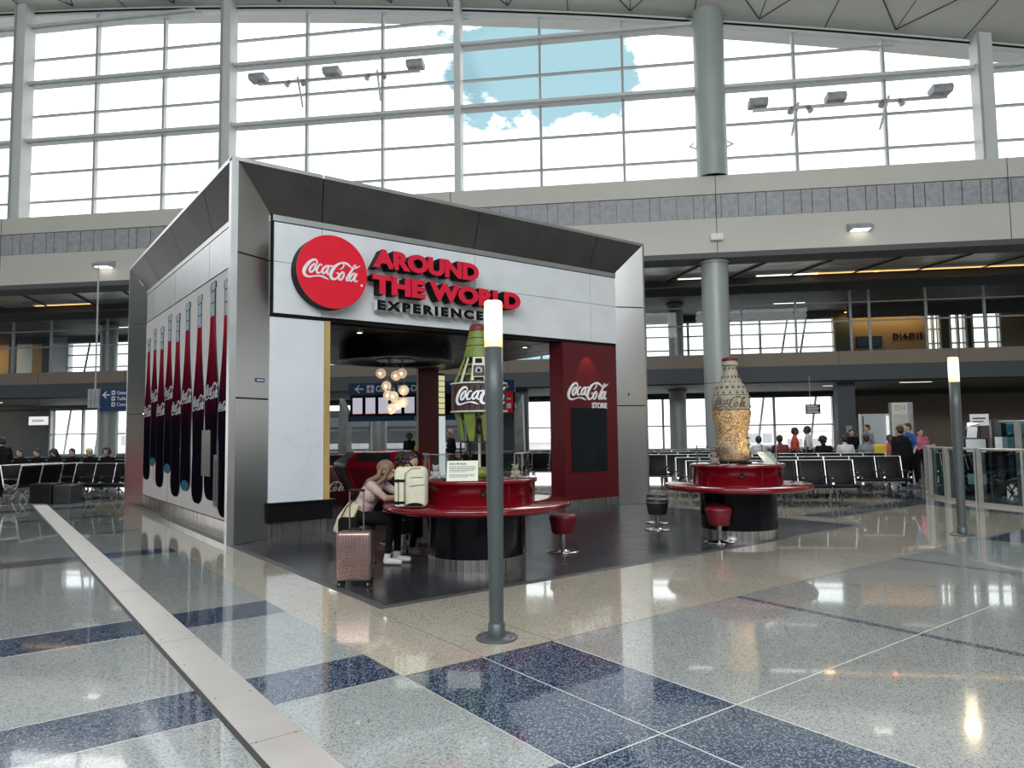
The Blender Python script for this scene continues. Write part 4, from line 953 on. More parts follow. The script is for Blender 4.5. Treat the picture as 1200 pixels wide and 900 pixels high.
for row, (z, r, slope) in enumerate(((1.53, .112, .1), (1.46, .120, .25), (1.39, .150, .45), (1.31, .193, .5), (1.22, .245, .45), (1.14, .28, .35))):
    n = 12 if row < 2 else 16
    for k in range(n):
        a = 2*PI*(k+.5*(row % 2))/n; hw = r*PI/n*.5; T = Matrix.Rotation(a, 4, 'Z')
        if row % 2: mb.add([(r+.006, -hw, z-.024), (r+.006, hw, z-.024), (r-.012, 0, z+.028)], [(0, 1, 2)], 'dark_motif', T=T)
        else: mb.add([(r+.012*slope+.004, -hw, z-.02), (r+.012*slope+.004, hw, z-.02), (r-.02*slope+.002, hw*.8, z+.022), (r-.02*slope+.002, -hw*.8, z+.022)], [(0, 1, 2, 3)], 'dark_motif', T=T)
for k in range(9):
    a = toc2+.95+.10*(k % 3); z = .35+k*.1
mb.build('painted_motif', shoulder)
mb = MB()
for k in range(11):          # short dark bars down the right side
    z = .16+k*.125+.02*(k % 2); 
    for a in (toc2+1.25, toc2+1.45):
        rr = [r for r, zq in prof if zq <= z][-1] if z < .85 else (.306 if z < 1.05 else max(.12, .29-(z-1.1)*.45))
        mb.box((rr-.01, -.03, z-.012), (rr+.012, .03, z+.012), 'dark_motif', T=Matrix.Rotation(a, 4, 'Z'))
mb.build('bar_motif', B2)
mb = MB(); put_script(mb, None, .56, 'dark_motif', .006, bend=cyl_bend(.307, toc2-.95, .885), k=4, fat=.8); mb.build('script_lettering', B2, label='dark script around the shoulder')
l = bpy.data.lights.new('counter_uplight', 'SPOT'); l.energy = 14; l.color = (1, .72, .35); l.spot_size = 1.2; l.shadow_soft_size = .05
o = bpy.data.objects.new('counter_uplight', l); pz = C2+Vector((-.10, -.62, 1.12)); o.location = pz; aim(o, (.12, .50, .62)); COL.objects.link(o)

# ---- display cases, figurines and placards on the counters
def case(label, c, R, a0, a1, z, h):
    o = thing('display_case', label, 'display case', (c.x, c.y, z))
    mb = MB(); mb.lathe([(R, 0), (R, h)], 'case_glass', n=16, a0=a0, a1=a1); mb.build('glass_wall', o)
    mb = MB(); n = 16
    pts = [(R*math.cos(a0+(a1-a0)*k/n), R*math.sin(a0+(a1-a0)*k/n)) for k in range(n+1)]; pin = [(x*.55, y*.55) for x, y in pts]
    mb.prism(pts+pin[::-1], h, h+.008, 'case_glass'); mb.build('glass_top', o)
    mb = MB(); mb.tube([(x, y, h+.004) for x, y in pts], .006, 'aluminium', 6)
    for k in (0, n): mb.cyl((*pts[k], 0), (*pts[k], h), .008, 'aluminium', n=6)
    mb.build('edge_trim', o)
    for k in (0, n): mb = MB(); mb.quad((*pin[k], 0), (*pts[k], 0), (*pts[k], h), (*pin[k], h), 'case_glass'); mb.build('glass_end', o)
    return o
def polar(c, base, da, r): a = base+da; return Vector((c.x+r*math.cos(a), c.y+r*math.sin(a), 0))
t1 = math.atan2(-C1.y, -C1.x)
# screen-left is negative angle turn seen from the camera
case('curved clear display case holding a small white figure, left on the front counter', C1, .66, t1-2.0, t1-.55, 1.056, .30)
case('curved clear display case at the right rim of the front counter', C1, .66, t1+.75, t1+2.2, 1.056, .30)
case('curved clear display case left of the patterned bottle', C2, .60, t1-2.1, t1-.55, 1.096, .27)
case('curved clear display case right of the patterned bottle', C2, .60, t1+.85, t1+2.1, 1.096, .27)
def figurine(p, z, label, m='white_paint', s=1):
    o = thing('figurine', label, 'figurine', (p.x, p.y, z), t1+PI/2)
    mb = MB(); mb.sphere((0, 0, .05*s), .05*s, m, sc=(1, .9, 1)); 
    for sx in (-1, 1): mb.sphere((sx*.045*s, -.03*s, .02*s), .025*s, m, 8, 6, sc=(.9, 1.5, .8)); mb.sphere((sx*.045*s, -.03*s, .07*s), .017*s, m, 8, 6, sc=(.8, .9, 1.6))
    mb.build('body', o)
    mb = MB(); mb.sphere((0, -.005*s, .125*s), .036*s, m)
    for sx in (-1, 1): mb.sphere((sx*.027*s, 0, .157*s), .012*s, m, 8, 6)
    mb.sphere((0, -.038*s, .118*s), .014*s, m, 8, 6); h_ = mb.build('head', o)
    mb = MB()
    for sx in (-1, 1): mb.sphere((sx*.013*s, -.037*s, .134*s), .005*s, 'seam_black', 6, 4)
    mb.sphere((0, -.051*s, .121*s), .005*s, 'seam_black', 6, 4); mb.build('face', h_)
figurine(polar(C1, t1, -1.1, .55), 1.058, 'small white seated bear figure in the left case of the front counter', s=1.05)
figurine(polar(C1, t1, 1.15, .52), 1.058, 'small pinkish figure in the right case of the front counter', 'cream_cloth', 1.0)
figurine(polar(C2, t1, -1.15, .45), 1.098, 'rounded red and white figure in the case left of the patterned bottle', 'tee_blush', 1.1)
def placard(p, z, wd, hh, rz, tilt, label, lines=True):
    o = thing('placard', label, 'placard', (p.x, p.y, z), rz)
    T = Matrix.Rotation(tilt, 4, 'X')
    mb = MB(); mb.box((-wd/2, -.004, 0), (wd/2, .004, hh), 'placard_white', T=T); mb.build('board', o)
    mb = MB(); mb.box((-wd*.3, .0, 0), (wd*.3, -math.sin(tilt)*hh*.8, .006), 'placard_white'); mb.build('foot', o)
    if lines:
        mb = MB(); TT = T @ frame_T((-wd*.42, -.0045, hh*.80), (1, 0, 0), (0, 0, 1)); put_text(mb, 'Drew Hill Studio', TT, w=wd*.55, h=hh*.10, depth=.001, bold=.02, mface='seam_black')
        for k in range(9):
            if k == 5: continue
            ww = (.86, .84, .86, .80, .55, 0, .84, .82, .6)[k]
            for j in range(11):
                x0 = -wd*.42+wd*ww*j/11; mb.box((x0, -.0052, hh*(.70-k*.065)), (x0+wd*ww/11*(.72+.2*((j*k) % 2)), -.0046, hh*(.70-k*.065)+.006), 'seam_black', T=T)
        mb.build('printed_text', o)
    return o
p = polar(C1, t1, .02, .62); placard(Vector((4.50, 6.97, 0)), 1.058, .36, .25, math.radians(-37), -.42, 'white tilted information placard with black text on the front counter')
placard(Vector((9.37+.30*.8-.2, 6.27-.30*.6+.08, 0)), 1.098, .30, .24, math.radians(-5), -.75, 'white tilted placard beside the patterned bottle', False)
mb = MB(); mb.box((-.16, -.11, 0), (.16, .11, .004), 'white_paint'); o = mb.build('paper_sheet', label='flat white sheet lying left of the patterned bottle', cat='paper'); o.location = (C2.x-.36, C2.y-.12, 1.096); o.rotation_euler = (0, 0, .5)

# ================================================================== LAMP POSTS
def lamp_glow_mat():
    m = principled('lamp_opal', (1, .9, .7), .4, emit=(1, .9, .6), es=1.45); t = m.node_tree; b = t.nodes['Principled BSDF']
    tc = N(t, 'ShaderNodeTexCoord'); sp = N(t, 'ShaderNodeSeparateXYZ'); t.links.new(tc.outputs['Object'], sp.inputs[0])
    mr = N(t, 'ShaderNodeMapRange'); mr.inputs[1].default_value = 2.29; mr.inputs[2].default_value = 2.67; t.links.new(sp.outputs['Z'], mr.inputs[0])
    r = N(t, 'ShaderNodeValToRGB'); t.links.new(mr.outputs[0], r.inputs[0]); e = r.color_ramp.elements
    e[0].position = 0; e[0].color = (.50, .30, .04, 1); e[1].position = 1; e[1].color = (.36, .24, .07, 1)
    for p_, c_ in ((.12, (.62, .42, .08)), (.25, (.9, .78, .35)), (.45, (1, .95, .72)), (.68, (1, .93, .62)), (.85, (.62, .46, .16))): e.new(p_).color = (*c_, 1)
    t.links.new(r.outputs[0], b.inputs['Emission Color'])
lamp_glow_mat()
def lamp(x, y, label):
    o = thing('lamp_post', label, 'lamp post', (x, y, 0))
    mb = MB(); mb.lathe([(0, 0), (.162, 0), (.165, .008), (.16, .016), (.08, .022), (0, .022)], 'lamp_post_paint', n=44)
    for k in range(4): mb.cyl((.13*math.cos(k*PI/2+.4), .13*math.sin(k*PI/2+.4), .016), (.13*math.cos(k*PI/2+.4), .13*math.sin(k*PI/2+.4), .030), .011, 'chrome', n=6)
    mb.build('base_plate', o)
    mb = MB(); mb.lathe([(.066, .018), (.066, .12), (.058, .125)], 'lamp_post_paint', n=36); mb.build('sleeve', o)
    mb = MB(); mb.lathe([(.056, .12), (.0735, 1.9), (.0745, 2.29), (.06, 2.292)], 'lamp_post_paint', n=40); mb.build('post', o)
    mb = MB(); mb.lathe([(.072, 2.288), (.0735, 2.30), (.0735, 2.655), (.066, 2.665), (0, 2.667)], 'lamp_opal', n=40); mb.build('lamp_shade', o, label='glowing opal glass top')
    l = bpy.data.lights.new('lamp_light', 'POINT'); l.energy = 9; l.color = (1, .75, .4); l.shadow_soft_size = .09
    q = bpy.data.objects.new('lamp_light', l); q.location = (x, y, 2.8); COL.objects.link(q)
lamp(3.323, 4.668, 'grey tapered lamp post with a glowing top, standing in front of the kiosk')
lamp(11.86, 4.637, 'grey tapered lamp post with a glowing top, by the curved glass balustrade')

# ================================================================== LUGGAGE
s_ = thing('suitcase', 'rose gold ribbed cabin suitcase with raised handle beside the seated woman', 'suitcase', (3.29, 7.20, .006), math.radians(-37))
mb = MB(); mb.rbox((-.185, -.11, .06), (.185, .11, .575), 'rose_gold', .035, 4)
for k in range(11): mb.rbox((-.15+k*.03-.009, -.118, .10), (-.15+k*.03+.009, -.10, .54), 'rose_gold', .004, 2)
sh_ = mb.build('shell', s_)
mb = MB()
for r in range(9):
    for c in range(10):
        x = -.145+c*.031+(.0155 if r % 2 else 0); z = .105+r*.026
        if x < .155: mb.add([(x, -.119, z-.013), (x+.014, -.119, z), (x, -.119, z+.013), (x-.014, -.119, z), (x, -.127, z)], [(0, 1, 4), (1, 2, 4), (2, 3, 4), (3, 0, 4)], 'rose_gold')
mb.build('diamond_relief', sh_)
mb = MB(); mb.box((.184, -.004, .07), (.19, .004, .57), 'seam_black'); mb.rbox((-.188, -.012, .055), (.188, .012, .58), 'seam_black', .01, 2); mb.build('zip_seam', sh_)
for x in (-.15, .15):
    for y in (-.08, .08):
        mb = MB(); mb.cyl((x, y, .045), (x, y, .07), .018, 'black_satin'); mb.cyl((x-.02, y, .024), (x-.007, y, .024), .0235, 'black_satin', n=20); mb.cyl((x+.007, y, .024), (x+.02, y, .024), .0235, 'black_satin', n=20); mb.box((x-.006, y-.015, .02), (x+.006, y+.015, .05), 'louver_grey'); mb.build('wheel', s_)
mb = MB(); 
for x in (-.075, .075): mb.cyl((x, .06, .57), (x, .06, 1.0), .008, 'rose_gold', n=8)
mb.build('handle_pole', s_)
mb = MB(); mb.rbox((-.09, .045, .985), (.09, .075, 1.015), 'black_satin', .01, 3); mb.build('grip', s_)
mb = MB(); mb.tube([(-.06, 0, .575), (-.05, 0, .60), (.05, 0, .60), (.06, 0, .575)], .009, 'black_satin', 8); mb.build('carry_handle', s_)

b_ = thing('backpack', 'cream travel backpack standing on the red counter ledge', 'backpack', (4.02, 7.30, .765), math.radians(-37))
mb = MB(); mb.rbox((-.19, -.08, 0), (.19, .11, .47), 'backpack_cloth', .07, 5); body = mb.build('main_body', b_)
mb = MB(); mb.rbox((-.05, -.15, .015), (.185, -.06, .36), 'backpack_cloth', .045, 5); mb.build('front_pocket', b_)
mb = MB(); mb.rbox((-.175, -.10, .02), (-.055, -.05, .40), 'backpack_cloth', .02, 4); mb.build('side_pocket', b_)
mb = MB(); mb.tube([(.0, -.151, .25), (.07, -.154, .262), (.165, -.148, .268)], .004, 'cloth_black', 6); mb.tube([(-.02, -.135, .33), (.05, -.148, .355), (.15, -.14, .35)], .003, 'cloth_black', 6); mb.build('zipper', b_)
mb = MB(); mb.tube([(-.065, -.10, .03), (-.065, -.105, .25), (-.05, -.10, .40), (.02, -.08, .45), (.12, -.08, .455)], .003, 'cloth_black', 6); mb.build('piping', b_)
for z in (.055, .30):
    mb = MB(); mb.rbox((-.19, -.112, z), (-.06, -.085, z+.028), 'cloth_black', .006, 2); mb.rbox((-.15, -.12, z-.004), (-.12, -.10, z+.032), 'seam_black', .004, 2); mb.build('compression_strap', b_)
mb = MB(); mb.rbox((-.135, -.105, .09), (-.125, -.095, .29), 'cloth_black', .004, 2); mb.build('webbing', b_)
mb = MB(); mb.tube([(-.09, -.02, .46), (-.085, -.03, .505), (-.02, -.02, .515), (.02, 0, .46)], .011, 'cloth_black', 8); mb.build('top_handle', b_)
mb = MB(); mb.prism([(.06+.09*math.cos(PI*k/10)*1.1, .035+.035*math.sin(PI*k/10)) for k in range(11)], -.156, -.150, 'cloth_black', 'y'); mb.build('mesh_window', b_)
mb = MB()
for x in (-.10, .10): mb.tube([(x, .11, .42), (x*1.1, .16, .34), (x*1.2, .15, .18), (x*1.1, .11, .05)], .016, 'cloth_black', 6)
mb.build('shoulder_strap', b_)

# ================================================================== RED CONSOLE AND BOXES
cx, cy = 6.62, 13.2
o = thing('red_console', 'red angular console ring with dark sloping screens behind the seated woman', 'console', (cx, cy, .006), math.radians(20))
def hexr(r, z, n=6, ph=0): return [(r*math.cos(2*PI*k/n+ph), r*math.sin(2*PI*k/n+ph), z) for k in range(n)]
n = 6; A, B_, C_, D_ = hexr(.50, 0), hexr(.62, .30), hexr(.99, .98), hexr(1.0, 1.05); E_, F_ = hexr(.72, 1.26), hexr(.60, 1.27)
def ring(mb, P, Q, m):
    for k in range(len(P)):
        k2 = (k+1) % len(P); mb.add([P[k], P[k2], Q[k2], Q[k]], [(0, 1, 2, 3)], m)
mb = MB(); ring(mb, A, B_, 'black_gloss'); mb.build('plinth', o)
mb = MB(); ring(mb, B_, C_, 'red_panel'); mb.build('flared_body', o)
mb = MB(); ring(mb, C_, D_, 'red_gloss'); ring(mb, D_, E_, 'red_gloss'); ring(mb, E_, F_, 'red_gloss'); mb.add(F_, [tuple(range(6))], 'red_gloss'); mb.build('sloping_rim', o)
for k in range(6):
    k2 = (k+1) % 6; a, b, c, d = map(Vector, (D_[k], D_[k2], E_[k2], E_[k])); nrm = (b-a).cross(d-a).normalized()*.006
    def lp(u, v): return (a*(1-u)+b*u)*(1-v)+(d*(1-u)+c*u)*v+nrm
    mb = MB(); mb.add([lp(.12, .15), lp(.88, .15), lp(.88, .85), lp(.12, .85)], [(0, 1, 2, 3)], 'screen_dark'); mb.build('screen', o)
    mb = MB(); a2, b2 = Vector(C_[k]), Vector(C_[k2]); a3, b3 = Vector(B_[k]), Vector(B_[k2])
    for p0, p1 in ((a3, a2),): mb.cyl(p0*1.01, p1*1.01, .035, 'red_gloss', n=6)
    mb.build('rib', o)
for (x, y, h_, rz, lb, off) in ((7.0, 16.7, .83, math.radians(-28), 'low red display box with white script, seen beside the wooden jamb', -.3), (9.75, 13.2, .56, math.radians(-38), 'low red display box with white script right of the front counter', -.35)):
    o = thing('display_box', lb, 'display box', (x, y, .006), rz)
    mb = MB(); mb.rbox((-.42, -.3, 0), (.42, .3, h_), 'red_panel', .012, 2); bx_ = mb.build('box', o)
    mb = MB(); mb.box((-.43, -.31, h_), (.43, .31, h_+.02), 'white_paint' if h_ > .7 else 'red_gloss'); mb.build('top', o)
    mb = MB(); put_script(mb, frame_T((-.36, -.302, h_*.30), (1, 0, 0), (0, 0, 1)), .72, 'sign_white', .004, k=4); mb.build('script_lettering', bx_, label='white script')

# ================================================================== SIGNS
def hsign(name, label, cat, u, w_, z0): return thing(name, label, cat, H(u, w_, z0), HR)
o = hsign('hanging_sign', 'blue gates and toilets sign hanging from a pole left of the kiosk', 'sign', -19.0, 24, 2.72)
mb = MB(); mb.box((.26, -.06, 0), (3.2, .06, .69), 'blue_sign'); mb.box((.26, -.065, -.14), (3.2, .065, 0), 'blue_sign'); sb_ = mb.build('board', o)
mb = MB(); 
for k in range(3): mb.box((-.18+k*.15, -.15, 0), (-.18+k*.15+.13, .15, .70), 'louver_grey')
mb.build('end_box', o)
mb = MB(); mb.cyl((0, 0, .6), (0, 0, 5.3), .03, 'louver_grey'); mb.build('pole', o)
def arrow(mb, x, z, s, d, y=-.066, m='sign_white'):
    mb.box((min(x, x+d*s), y-.004, z-.035*s*2), (max(x, x+d*s), y, z+.035*s*2), m)
    for sg in (-1, 1): mb.add([(x+d*s, y-.004, z), (x+d*s*.55, y-.004, z+sg*s*.42), (x+d*s*.38, y-.004, z+sg*s*.42), (x+d*s*.80, y-.004, z)], [(0, 1, 2, 3)], m)
mb = MB(); arrow(mb, .65, .47, .30, -1)
for k, t_ in enumerate(('Gates D', 'Toilets', 'Concourse')):
    z = .50-k*.215; mb.box((.72, -.066, z-.03), (.86, -.06, z+.125), 'sign_white'); mb.box((.76, -.068, z+.01), (.82, -.066, z+.09), 'blue_sign')
    put_text(mb, t_, frame_T((.93, -.061, z-.02), (1, 0, 0), (0, 0, 1)), h=.13, depth=.006, bold=.01)
mb.build('lettering', sb_)
o = hsign('overhead_sign', 'long blue gates sign with flight screens, seen through the kiosk opening', 'sign', -6.3, 24.2, 0)
mb = MB(); mb.box((-2.95, -.1, 3.0), (2.95, .1, 3.42), 'blue_sign'); mb.box((-2.95, -.1, 2.08), (2.95, .1, 2.26), 'blue_sign'); mb.box((-2.95, .05, 2.26), (2.95, .1, 3.0), 'screen_dark'); sb_ = mb.build('board', o)
for sx in (-1, 1):
    mb = MB(); mb.prism([(sx*2.95, 0), (sx*3.30, 0), (sx*3.22, 2.9), (sx*2.95, 2.35)], -.25, .2, 'louver_grey', 'y'); mb.build('upright', o)
mb = MB(); arrow(mb, -2.4, 3.21, .32, -1, -.106); mb.box((-2.28, -.106, 3.08), (-2.02, -.1, 3.34), 'sign_white')
mb.box((-2.17, -.109, 3.10), (-2.13, -.106, 3.32), 'blue_sign'); mb.box((-2.25, -.109, 3.19), (-2.05, -.106, 3.225), 'blue_sign')
put_text(mb, 'Gates D9-D12', frame_T((-1.95, -.101, 3.10), (1, 0, 0), (0, 0, 1)), h=.22, depth=.006, bold=.01)
arrow(mb, 2.45, 3.2, .30, 1, -.106); put_text(mb, 'Exit', frame_T((1.5, -.101, 2.12), (1, 0, 0), (0, 0, 1)), h=.09, depth=.004); mb.box((1.75, -.106, 2.11), (1.85, -.1, 2.22), 'sign_white')
put_text(mb, 'Exit', frame_T((-.55, -.101, 2.12), (1, 0, 0), (0, 0, 1)), h=.09, depth=.004); mb.box((-.3, -.106, 2.11), (-.2, -.1, 2.22), 'sign_white')
mb.build('lettering', sb_)
for k in range(7):
    x = -2.62+k*.47
    f = MB(); f.box((x-.215, -.09, 2.28), (x+.215, .05, 2.94), 'seam_black'); f_ = f.build('flight_screen', o)
    f = MB(); f.box((x-.175, -.10, 2.33), (x+.175, -.09, 2.90), 'screen_board'); f.box((x-.175, -.103, 2.32), (x+.175, -.10, 2.345), 'red_sign')
    for j in range(8): f.box((x-.15, -.102, 2.40+j*.06), (x+.15, -.1005, 2.403+j*.06), 'louver_grey')
    f.build('display', f_)
mb = MB(); mb.box((2.55, -.12, 2.28), (2.88, .05, 3.02), 'red_sign'); mb.box((2.60, -.125, 2.45), (2.83, -.12, 2.62), 'sign_white'); mb.box((2.6, -.125, 2.75), (2.83, -.12, 2.8), 'sign_white'); mb.build('red_screen', o, label='red and white screen')
o = hsign('gate_totem', 'white and grey gate totem reading D14 with a brown poster', 'sign', 11.1, 30, 0)
mb = MB(); mb.box((-.36, -.15, 0), (.42, .15, 2.62), 'louver_grey'); mb.box((-.36, -.17, 1.0), (.22, -.15, 2.6), 'placard_white'); tb = mb.build('column', o)
mb = MB(); put_text(mb, 'D14', frame_T((-.22, -.175, 2.3), (1, 0, 0), (0, 0, 1)), w=.36, h=.2, depth=.006, mface='louver_grey'); mb.build('lettering', tb)
mb = MB(); mb.box((-.32, -.18, 1.05), (.19, -.17, 2.15), 'mural_white'); mb.prism([(-.28+.0, 1.25), (.15, 1.25), (.15, 1.62), (.05, 1.75), (-.07, 1.8), (-.2, 1.74), (-.28, 1.62)], -.183, -.18, 'wall_wood', 'y'); mb.box((-.26, -.185, 1.1), (.13, -.183, 1.3), 'wall_taupe'); mb.box((-.26, -.186, 1.5), (.13, -.183, 1.54), 'placard_white'); mb.build('poster', tb)
o = hsign('hanging_sign', 'small dark sign with white lines hanging in front of the lower right windows', 'sign', 7.85, 30, 2.22)
mb = MB(); mb.box((-.28, -.03, 0), (.28, .03, .38), 'black_satin'); mb.cyl((-.1, 0, .38), (-.1, 0, 1.5), .015, 'louver_grey'); b2 = mb.build('board', o)
mb = MB()
for k in range(4): mb.box((-.24, -.035, .05+k*.08), (.22-.05*(k % 2), -.03, .09+k*.08), 'sign_white')
mb.build('printed_lines', b2)
o = hsign('hanging_sign', 'small lit white sign with pink lettering hanging at the far left', 'sign', -28.4, 32, 2.30)
mb = MB(); mb.box((-.5, -.05, 0), (.5, .05, .42), 'sign_lit'); mb.cyl((0, 0, .4), (0, 0, 1.35), .02, 'joint_dark'); b2 = mb.build('board', o)
mb = MB(); 
for k in range(6): mb.box((-.3+k*.11, -.056, .15), (-.24+k*.11, -.05, .27), 'print_pink')
mb.build('lettering', b2)
mb = MB(); mb.box((-.7, -.1, 0), (.7, .1, 2.3), 'white_panel'); mb.box((.45, -.13, .1), (.62, -.1, 2.2), 'sign_lit'); mb.box((-.6, -.12, .1), (-.55, -.1, 2.2), 'joint_dark')  # bright gate doorway; the emissive strip stands for the light inside
o = mb.build('doorway', label='white partition with its light put in as a glowing strip, left of the D14 totem', cat='doorway'); o.location = H(12.2, 36, 0); o.rotation_euler = (0, 0, HR)
o = hsign('wall_sign', 'small white notice on the dark pier by the lower windows', 'sign', 10.4, 33.97, 1.45)
mb = MB(); mb.box((-.12, 0, 0), (.12, .02, .3), 'louver_grey'); mb.build('plate', o)

# ================================================================== BEAM SEATING
def bench(n=3, sw=.58):
    o = thing('beam_seat', 'x', 'airport seat')
    Wd = n*sw
    for k in range(n):
        x = (k-(n-1)/2)*sw
        mb = MB(); mb.rbox((x-sw/2+.03, -.50, .40), (x+sw/2-.03, -.02, .465), 'seat_leather', .02, 3); mb.build('seat', o)
        mb = MB(); T = Matrix.Translation((0, -.03, .43)) @ Matrix.Rotation(math.radians(-14), 4, 'X'); mb.rbox((x-sw/2+.02, -.02, .0), (x+sw/2-.02, .04, .56), 'seat_leather', .018, 3, T=T)
        for q in (-.22, .22): mb.box((x+q-.002, -.024, .03), (x+q+.002, -.02, .53), 'grey_vinyl', T=T)
        mb.build('backrest', o)
    for k in range(n+1):
        x = (k-n/2)*sw; mb = MB()
        mb.tube([(x, .135, .99), (x, .0, .46), (x, -.05, .38), (x, -.50, .50)], .024, 'aluminium', 6); mb.tube([(x, .02, .62), (x, -.30, .64), (x, -.46, .62)], .014, 'aluminium', 6); mb.rbox((x-.025, -.47, .63), (x+.025, -.10, .655), 'black_satin', .01, 2)
        mb.build('arm_frame', o)
    mb = MB(); mb.box((-Wd/2, -.12, .33), (Wd/2, -.04, .38), 'aluminium'); mb.tube([(-Wd/2, .135, .99), (Wd/2, .135, .99)], .012, 'aluminium', 6); mb.build('beam', o)
    for sx in (-1, 1):
        x = sx*(Wd/2-.35); mb = MB(); mb.tube([(x, -.08, .33), (x, -.20, .22), (x, -.38, .012)], .02, 'aluminium', 6); mb.tube([(x, -.08, .33), (x, .06, .2), (x, .16, .012)], .02, 'aluminium', 6)
        for yy in (-.39, .17): mb.cyl((x, yy, 0), (x, yy, .014), .03, 'black_satin', n=10)
        mb.build('leg', o)
    return o
proto = bench(); proto.scale = (1, 1, .95); used = [False]
def place_bench(loc, rz, label, group):
    if not used[0]: used[0] = True; proto.location = loc; proto.rotation_euler = (0, 0, rz); proto['label'] = label; proto['group'] = group; return
    dup(proto, loc, rz, label, group)
def row(w_, u0_, u1_, both, label, group):
    k = 0; u = u1_-.87
    while u-.87 >= u0_-.01:
        place_bench(H(u, w_-.14, 0), HR, label+', kiosk side', group)
        if both: place_bench(H(u, w_+.14, 0), HR+PI, label+', window side', group)
        u -= 1.76; k += 1
row(16.4, 1.5, 5.05, True, 'black beam seats in the nearest row right of the round counter', 'nearest right beam seats')
row(18.4, 1.3, 6.75, True, 'black beam seats in the second row on the right', 'second right beam seats')
row(20.9, 0.2, 7.3, True, 'black beam seats in the third row on the right', 'third right beam seats')
row(23.6, -12.0, 9.0, True, 'black beam seats in the long row under the slab edge', 'long row of beam seats')
row(26.0, -14, 9.0, True, 'black beam seats in the rearmost row by the mezzanine', 'rear row of beam seats')
row(17.4, -14.3, -12.5, True, 'black beam seats left of the kiosk, nearest row', 'nearest left beam seats')
row(20.2, -22.0, -13.0, True, 'black beam seats left of the kiosk, second row', 'second left beam seats')
row(23.4, -25.0, -13.0, True, 'black beam seats left of the kiosk, rear row', 'rear left beam seats')
place_bench((1.35, 22.9, 0), math.radians(35), 'black beam seats seen end-on at the far left, facing left', None); place_bench((1.62, 22.55, 0), math.radians(215), 'black beam seats seen end-on at the far left, facing the kiosk', None)
mb = MB(); mb.rbox((-.3, -.25, 0), (.3, .25, .5), 'black_satin', .03, 3); mb.rbox((.32, -.22, 0), (.8, .22, .46), 'grey_vinyl', .03, 3)
o = mb.build('luggage', label='dark low bags on the floor by the left seats', cat='luggage'); o.location = H(-14.1, 16.25, 0); o.rotation_euler = (0, 0, HR)

o = thing('reflection_booth', 'red and cream booth out of view at left, added for its reflection', 'booth', H(-24.2, 14.5, 0), HR+.4)  # unseen booth, added so the far steel pier reflects red
mb = MB(); mb.rbox((-3, -1, 0), (3, 1, 1.0), 'red_sign', .03, 2); mb.box((-3.05, -1.05, 1.0), (3.05, 1.05, 1.06), 'white_paint'); mb.build('counter', o)
mb = MB(); mb.box((-3, -.2, 1.06), (3, 1, 3.4), 'mezz_face'); mb.box((-2.8, -.25, 1.3), (2.8, -.2, 3.1), 'cream_plastic'); mb.build('back_panel', o)
# ================================================================== CURVED BALUSTRADE AND THE SHOP INSIDE
BC = Vector((20.6, 4.0, 0)); BR = 4.45
def arc(a, r, z=0): return Vector((r*math.cos(math.radians(a)), r*math.sin(math.radians(a)), z))
def balustrade(name, label, R, a0, a1, step, h, z0=.06):
    o = thing(name, label, 'balustrade', BC)
    n = int((a1-a0)/3)
    mb = MB(); mb.tube([arc(a0+(a1-a0)*k/n, R, h) for k in range(n+1)], .028, 'rail_paint', 8); mb.build('handrail', o)
    mb = MB(); 
    for k in range(n):
        aa, ab = a0+(a1-a0)*k/n, a0+(a1-a0)*(k+1)/n
        P = [arc(aa, R+.05, 0), arc(ab, R+.05, 0), arc(ab, R+.05, z0), arc(aa, R+.05, z0), arc(aa, R-.05, z0), arc(ab, R-.05, z0)]
        mb.add(P, [(0, 1, 2, 3)[::-1], (3, 2, 5, 4)[::-1]], 'rail_paint')
    mb.build('bottom_rail', o)
    mb = MB()
    for k in range(n):
        aa, ab = a0+(a1-a0)*k/n, a0+(a1-a0)*(k+1)/n
        mb.add([arc(aa, R-.02, z0), arc(ab, R-.02, z0), arc(ab, R-.02, h-.05), arc(aa, R-.02, h-.05)], [(0, 1, 2, 3)], 'teal_glass', True)
    mb.build('glass_panel', o)
    a = a0+1
    while a < a1:
        mb = MB()
        for d in (-.55, .55):
            T = Matrix.Rotation(math.radians(a+d), 4, 'Z'); mb.box((R-.03, -.022, 0), (R+.06, .022, h+.02), 'rail_paint', T=T)
        mb.build('post', o); a += step
    return o
balustrade('glass_balustrade', 'curved teal glass balustrade with pale metal posts at the right', BR, 96, 225, 13.5, 1.15)
balustrade('glass_balustrade', 'taller inner curved glass screen inside the balustrade at the right edge', 3.1, 120, 230, 22, 1.72)
# white A-frame and screens inside
def cabinet(x, y, rz, w_, h_, label, mats, name='display_cabinet'):
    o = thing(name, label, 'display cabinet', (x, y, 0), rz)
    mb = MB(); mb.rbox((-w_/2, -.25, 0), (w_/2, .25, h_), 'black_satin', .02, 2); b = mb.build('cabinet', o)
    for (x0, z0, x1, z1, m) in mats:
        mb = MB(); mb.box((x0, -.275, z0), (x1, -.25, z1), m); mb.build('screen', b)
    return o
rzc = math.radians(-66)
cabinet(19.0, 6.15, rzc, 1.05, 1.78, 'dark display cabinet with teal screens inside the balustrade', [(-.25, 1.45, .10, 1.72, 'screen_teal'), (.13, 1.45, .45, 1.72, 'screen_teal'), (-.48, 1.08, -.12, 1.38, 'sign_white'), (-.06, 1.12, .10, 1.34, 'louver_grey'), (.14, 1.15, .46, 1.36, 'sign_white'), (-.45, .1, .45, .95, 'dark_wall')])
cabinet(19.4, 7.2, rzc, .5, 1.35, 'dark cabinet with a white monitor behind the first balustrade posts', [(-.2, 1.0, .2, 1.32, 'sign_white'), (-.2, .25, .18, .5, 'sign_white')])
